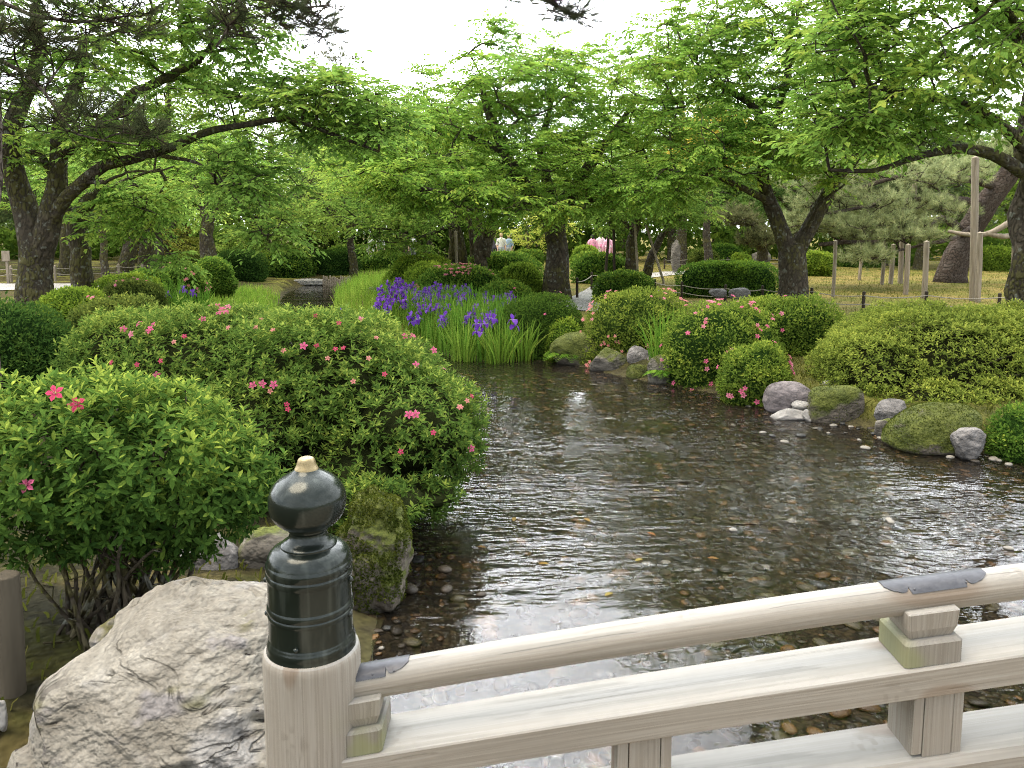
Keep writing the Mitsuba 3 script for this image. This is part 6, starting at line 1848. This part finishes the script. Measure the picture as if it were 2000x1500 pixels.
def person(label, x, Yq, h, turn, top, bottom, hair, kimono=False, seated=False):
    p = at(x, 480, Yq)
    z = gz(p[0], p[1])
    s = h / 1.7
    key = thing('person', label, 'person')
    W = T().translate([float(p[0]), float(Yq), float(z)]).rotate([0, 0, 1], float(turn)).scale(float(s))
    skin, dz = (0.55, 0.36, 0.27), (-0.38 if seated else 0.0)

    def part(name, bones, col, parent=key):
        m = capsule_chain(bones)
        m.vertices[:, 2] += dz
        return obj(name, m, 'matte', parent, color=np.broadcast_to(col, (len(m.vertices), 3)), smooth=True, to_world=W)
    body = [((0, 0, 1.0), 0.12, (0, 0, 1.36), 0.13), ((0, 0, 1.40), 0.055, (0, 0.01, 1.52), 0.05), ((0, 0.01, 1.56), 0.085, (0, 0.015, 1.60), 0.09), ((0, 0.09, 1.575), 0.016, (0, 0.10, 1.555), 0.016)]
    for sd in (-1, 1):
        body += [((0.16 * sd, 0, 1.36), 0.055, (0.23 * sd, 0.0, 1.10), 0.042), ((0.23 * sd, 0, 1.10), 0.042, (0.20 * sd, 0.12, 0.90), 0.03), ((0.20 * sd, 0.12, 0.90), 0.03, (0.185 * sd, 0.16, 0.80), 0.022)]
        if seated:
            body += [((0.09 * sd, 0, 0.92), 0.09, (0.10 * sd, 0.40, 0.88), 0.07), ((0.10 * sd, 0.40, 0.88), 0.065, (0.10 * sd, 0.42, 0.46), 0.045), ((0.10 * sd, 0.42, 0.44), 0.04, (0.10 * sd, 0.56, 0.42), 0.03)]
        else:
            body += [((0.09 * sd, 0, 0.94), 0.09, (0.10 * sd, 0.02, 0.50), 0.062), ((0.10 * sd, 0.02, 0.50), 0.06, (0.10 * sd, 0, 0.08), 0.04), ((0.10 * sd, 0, 0.05), 0.04, (0.10 * sd, 0.14, 0.03), 0.03)]
    part('body', body, skin)
    part('hair', [((0, -0.02, 1.60), 0.095, (0, -0.03, 1.63), 0.085), ((0, -0.05, 1.58), 0.07, (0, -0.07, 1.44), 0.045)], hair)
    if kimono:
        part('kimono', [((0, 0, 1.38), 0.15, (0, 0, 1.02), 0.145), ((0, 0, 1.0), 0.16, (0, 0.01, 0.12), 0.15)] + [b for sd in (-1, 1) for b in (((0.15 * sd, 0, 1.36), 0.075, (0.25 * sd, 0.02, 1.08), 0.09), ((0.25 * sd, 0.02, 1.08), 0.09, (0.25 * sd, 0.06, 0.80), 0.07))], top)
        part('sash', [((-0.07, 0, 1.10), 0.115, (0.07, 0, 1.10), 0.115), ((0, -0.13, 1.14), 0.07, (0, -0.14, 1.04), 0.07)], bottom)
    else:
        part('shirt', [((0, 0, 0.96), 0.14, (0, 0, 1.34), 0.155)] + [(((0.15 * sd), 0, 1.36), 0.075, (0.235 * sd, 0, 1.10), 0.062) for sd in (-1, 1)], top)
        if seated:
            part('trousers', [((0, 0, 0.92), 0.14, (0, 0.05, 0.92), 0.13)] + [b for sd in (-1, 1) for b in (((0.09 * sd, 0, 0.92), 0.105, (0.10 * sd, 0.40, 0.88), 0.085), ((0.10 * sd, 0.40, 0.88), 0.08, (0.10 * sd, 0.42, 0.52), 0.06))], bottom)
        else:
            part('trousers', [((0, 0, 0.98), 0.145, (0, 0, 0.92), 0.14)] + [b for sd in (-1, 1) for b in (((0.09 * sd, 0, 0.92), 0.10, (0.10 * sd, 0.02, 0.5), 0.078), ((0.10 * sd, 0.02, 0.5), 0.076, (0.10 * sd, 0, 0.12), 0.062))], bottom)
    return key


BLACK, BROWN = (0.015, 0.012, 0.010), (0.05, 0.03, 0.02)
person('person with long black hair in a white dress behind the far hedge on the left', 725, 38.0, 1.58, 70, (0.72, 0.70, 0.66), (0.68, 0.66, 0.62), BLACK, kimono=True)
person('person in a white shirt bending next to the black haired one behind the hedge', 743, 38.5, 1.52, 200, (0.75, 0.75, 0.74), (0.10, 0.10, 0.12), BLACK)
person('person in a pale top half hidden by leaves right of the white clad pair', 806, 39.5, 1.62, 180, (0.68, 0.68, 0.66), (0.12, 0.12, 0.14), BLACK)
person('person in dark clothes at the left of the group between the cherry stems', 966, 39.0, 1.62, 170, (0.09, 0.085, 0.10), (0.05, 0.05, 0.065), BROWN)
person('person in a white shirt in the middle of the group between the cherry stems', 979, 38.5, 1.64, 185, (0.75, 0.74, 0.72), (0.42, 0.44, 0.52), BLACK)
person('person in a light blue shirt at the right of the group between the cherry stems', 994, 39.0, 1.58, 160, (0.36, 0.48, 0.68), (0.55, 0.57, 0.62), BROWN)
person('person in a pink kimono with a dark pink sash on the far path', 1157, 37.0, 1.60, 10, (0.72, 0.33, 0.45), (0.55, 0.14, 0.26), BLACK, kimono=True)
person('person in a white and pink kimono between the two pink ones on the far path', 1173, 37.6, 1.66, 0, (0.74, 0.62, 0.66), (0.70, 0.34, 0.46), BLACK, kimono=True)
person('person in a pale pink kimono at the right of the three on the far path', 1188, 37.2, 1.58, -15, (0.74, 0.40, 0.52), (0.72, 0.68, 0.68), BLACK, kimono=True)
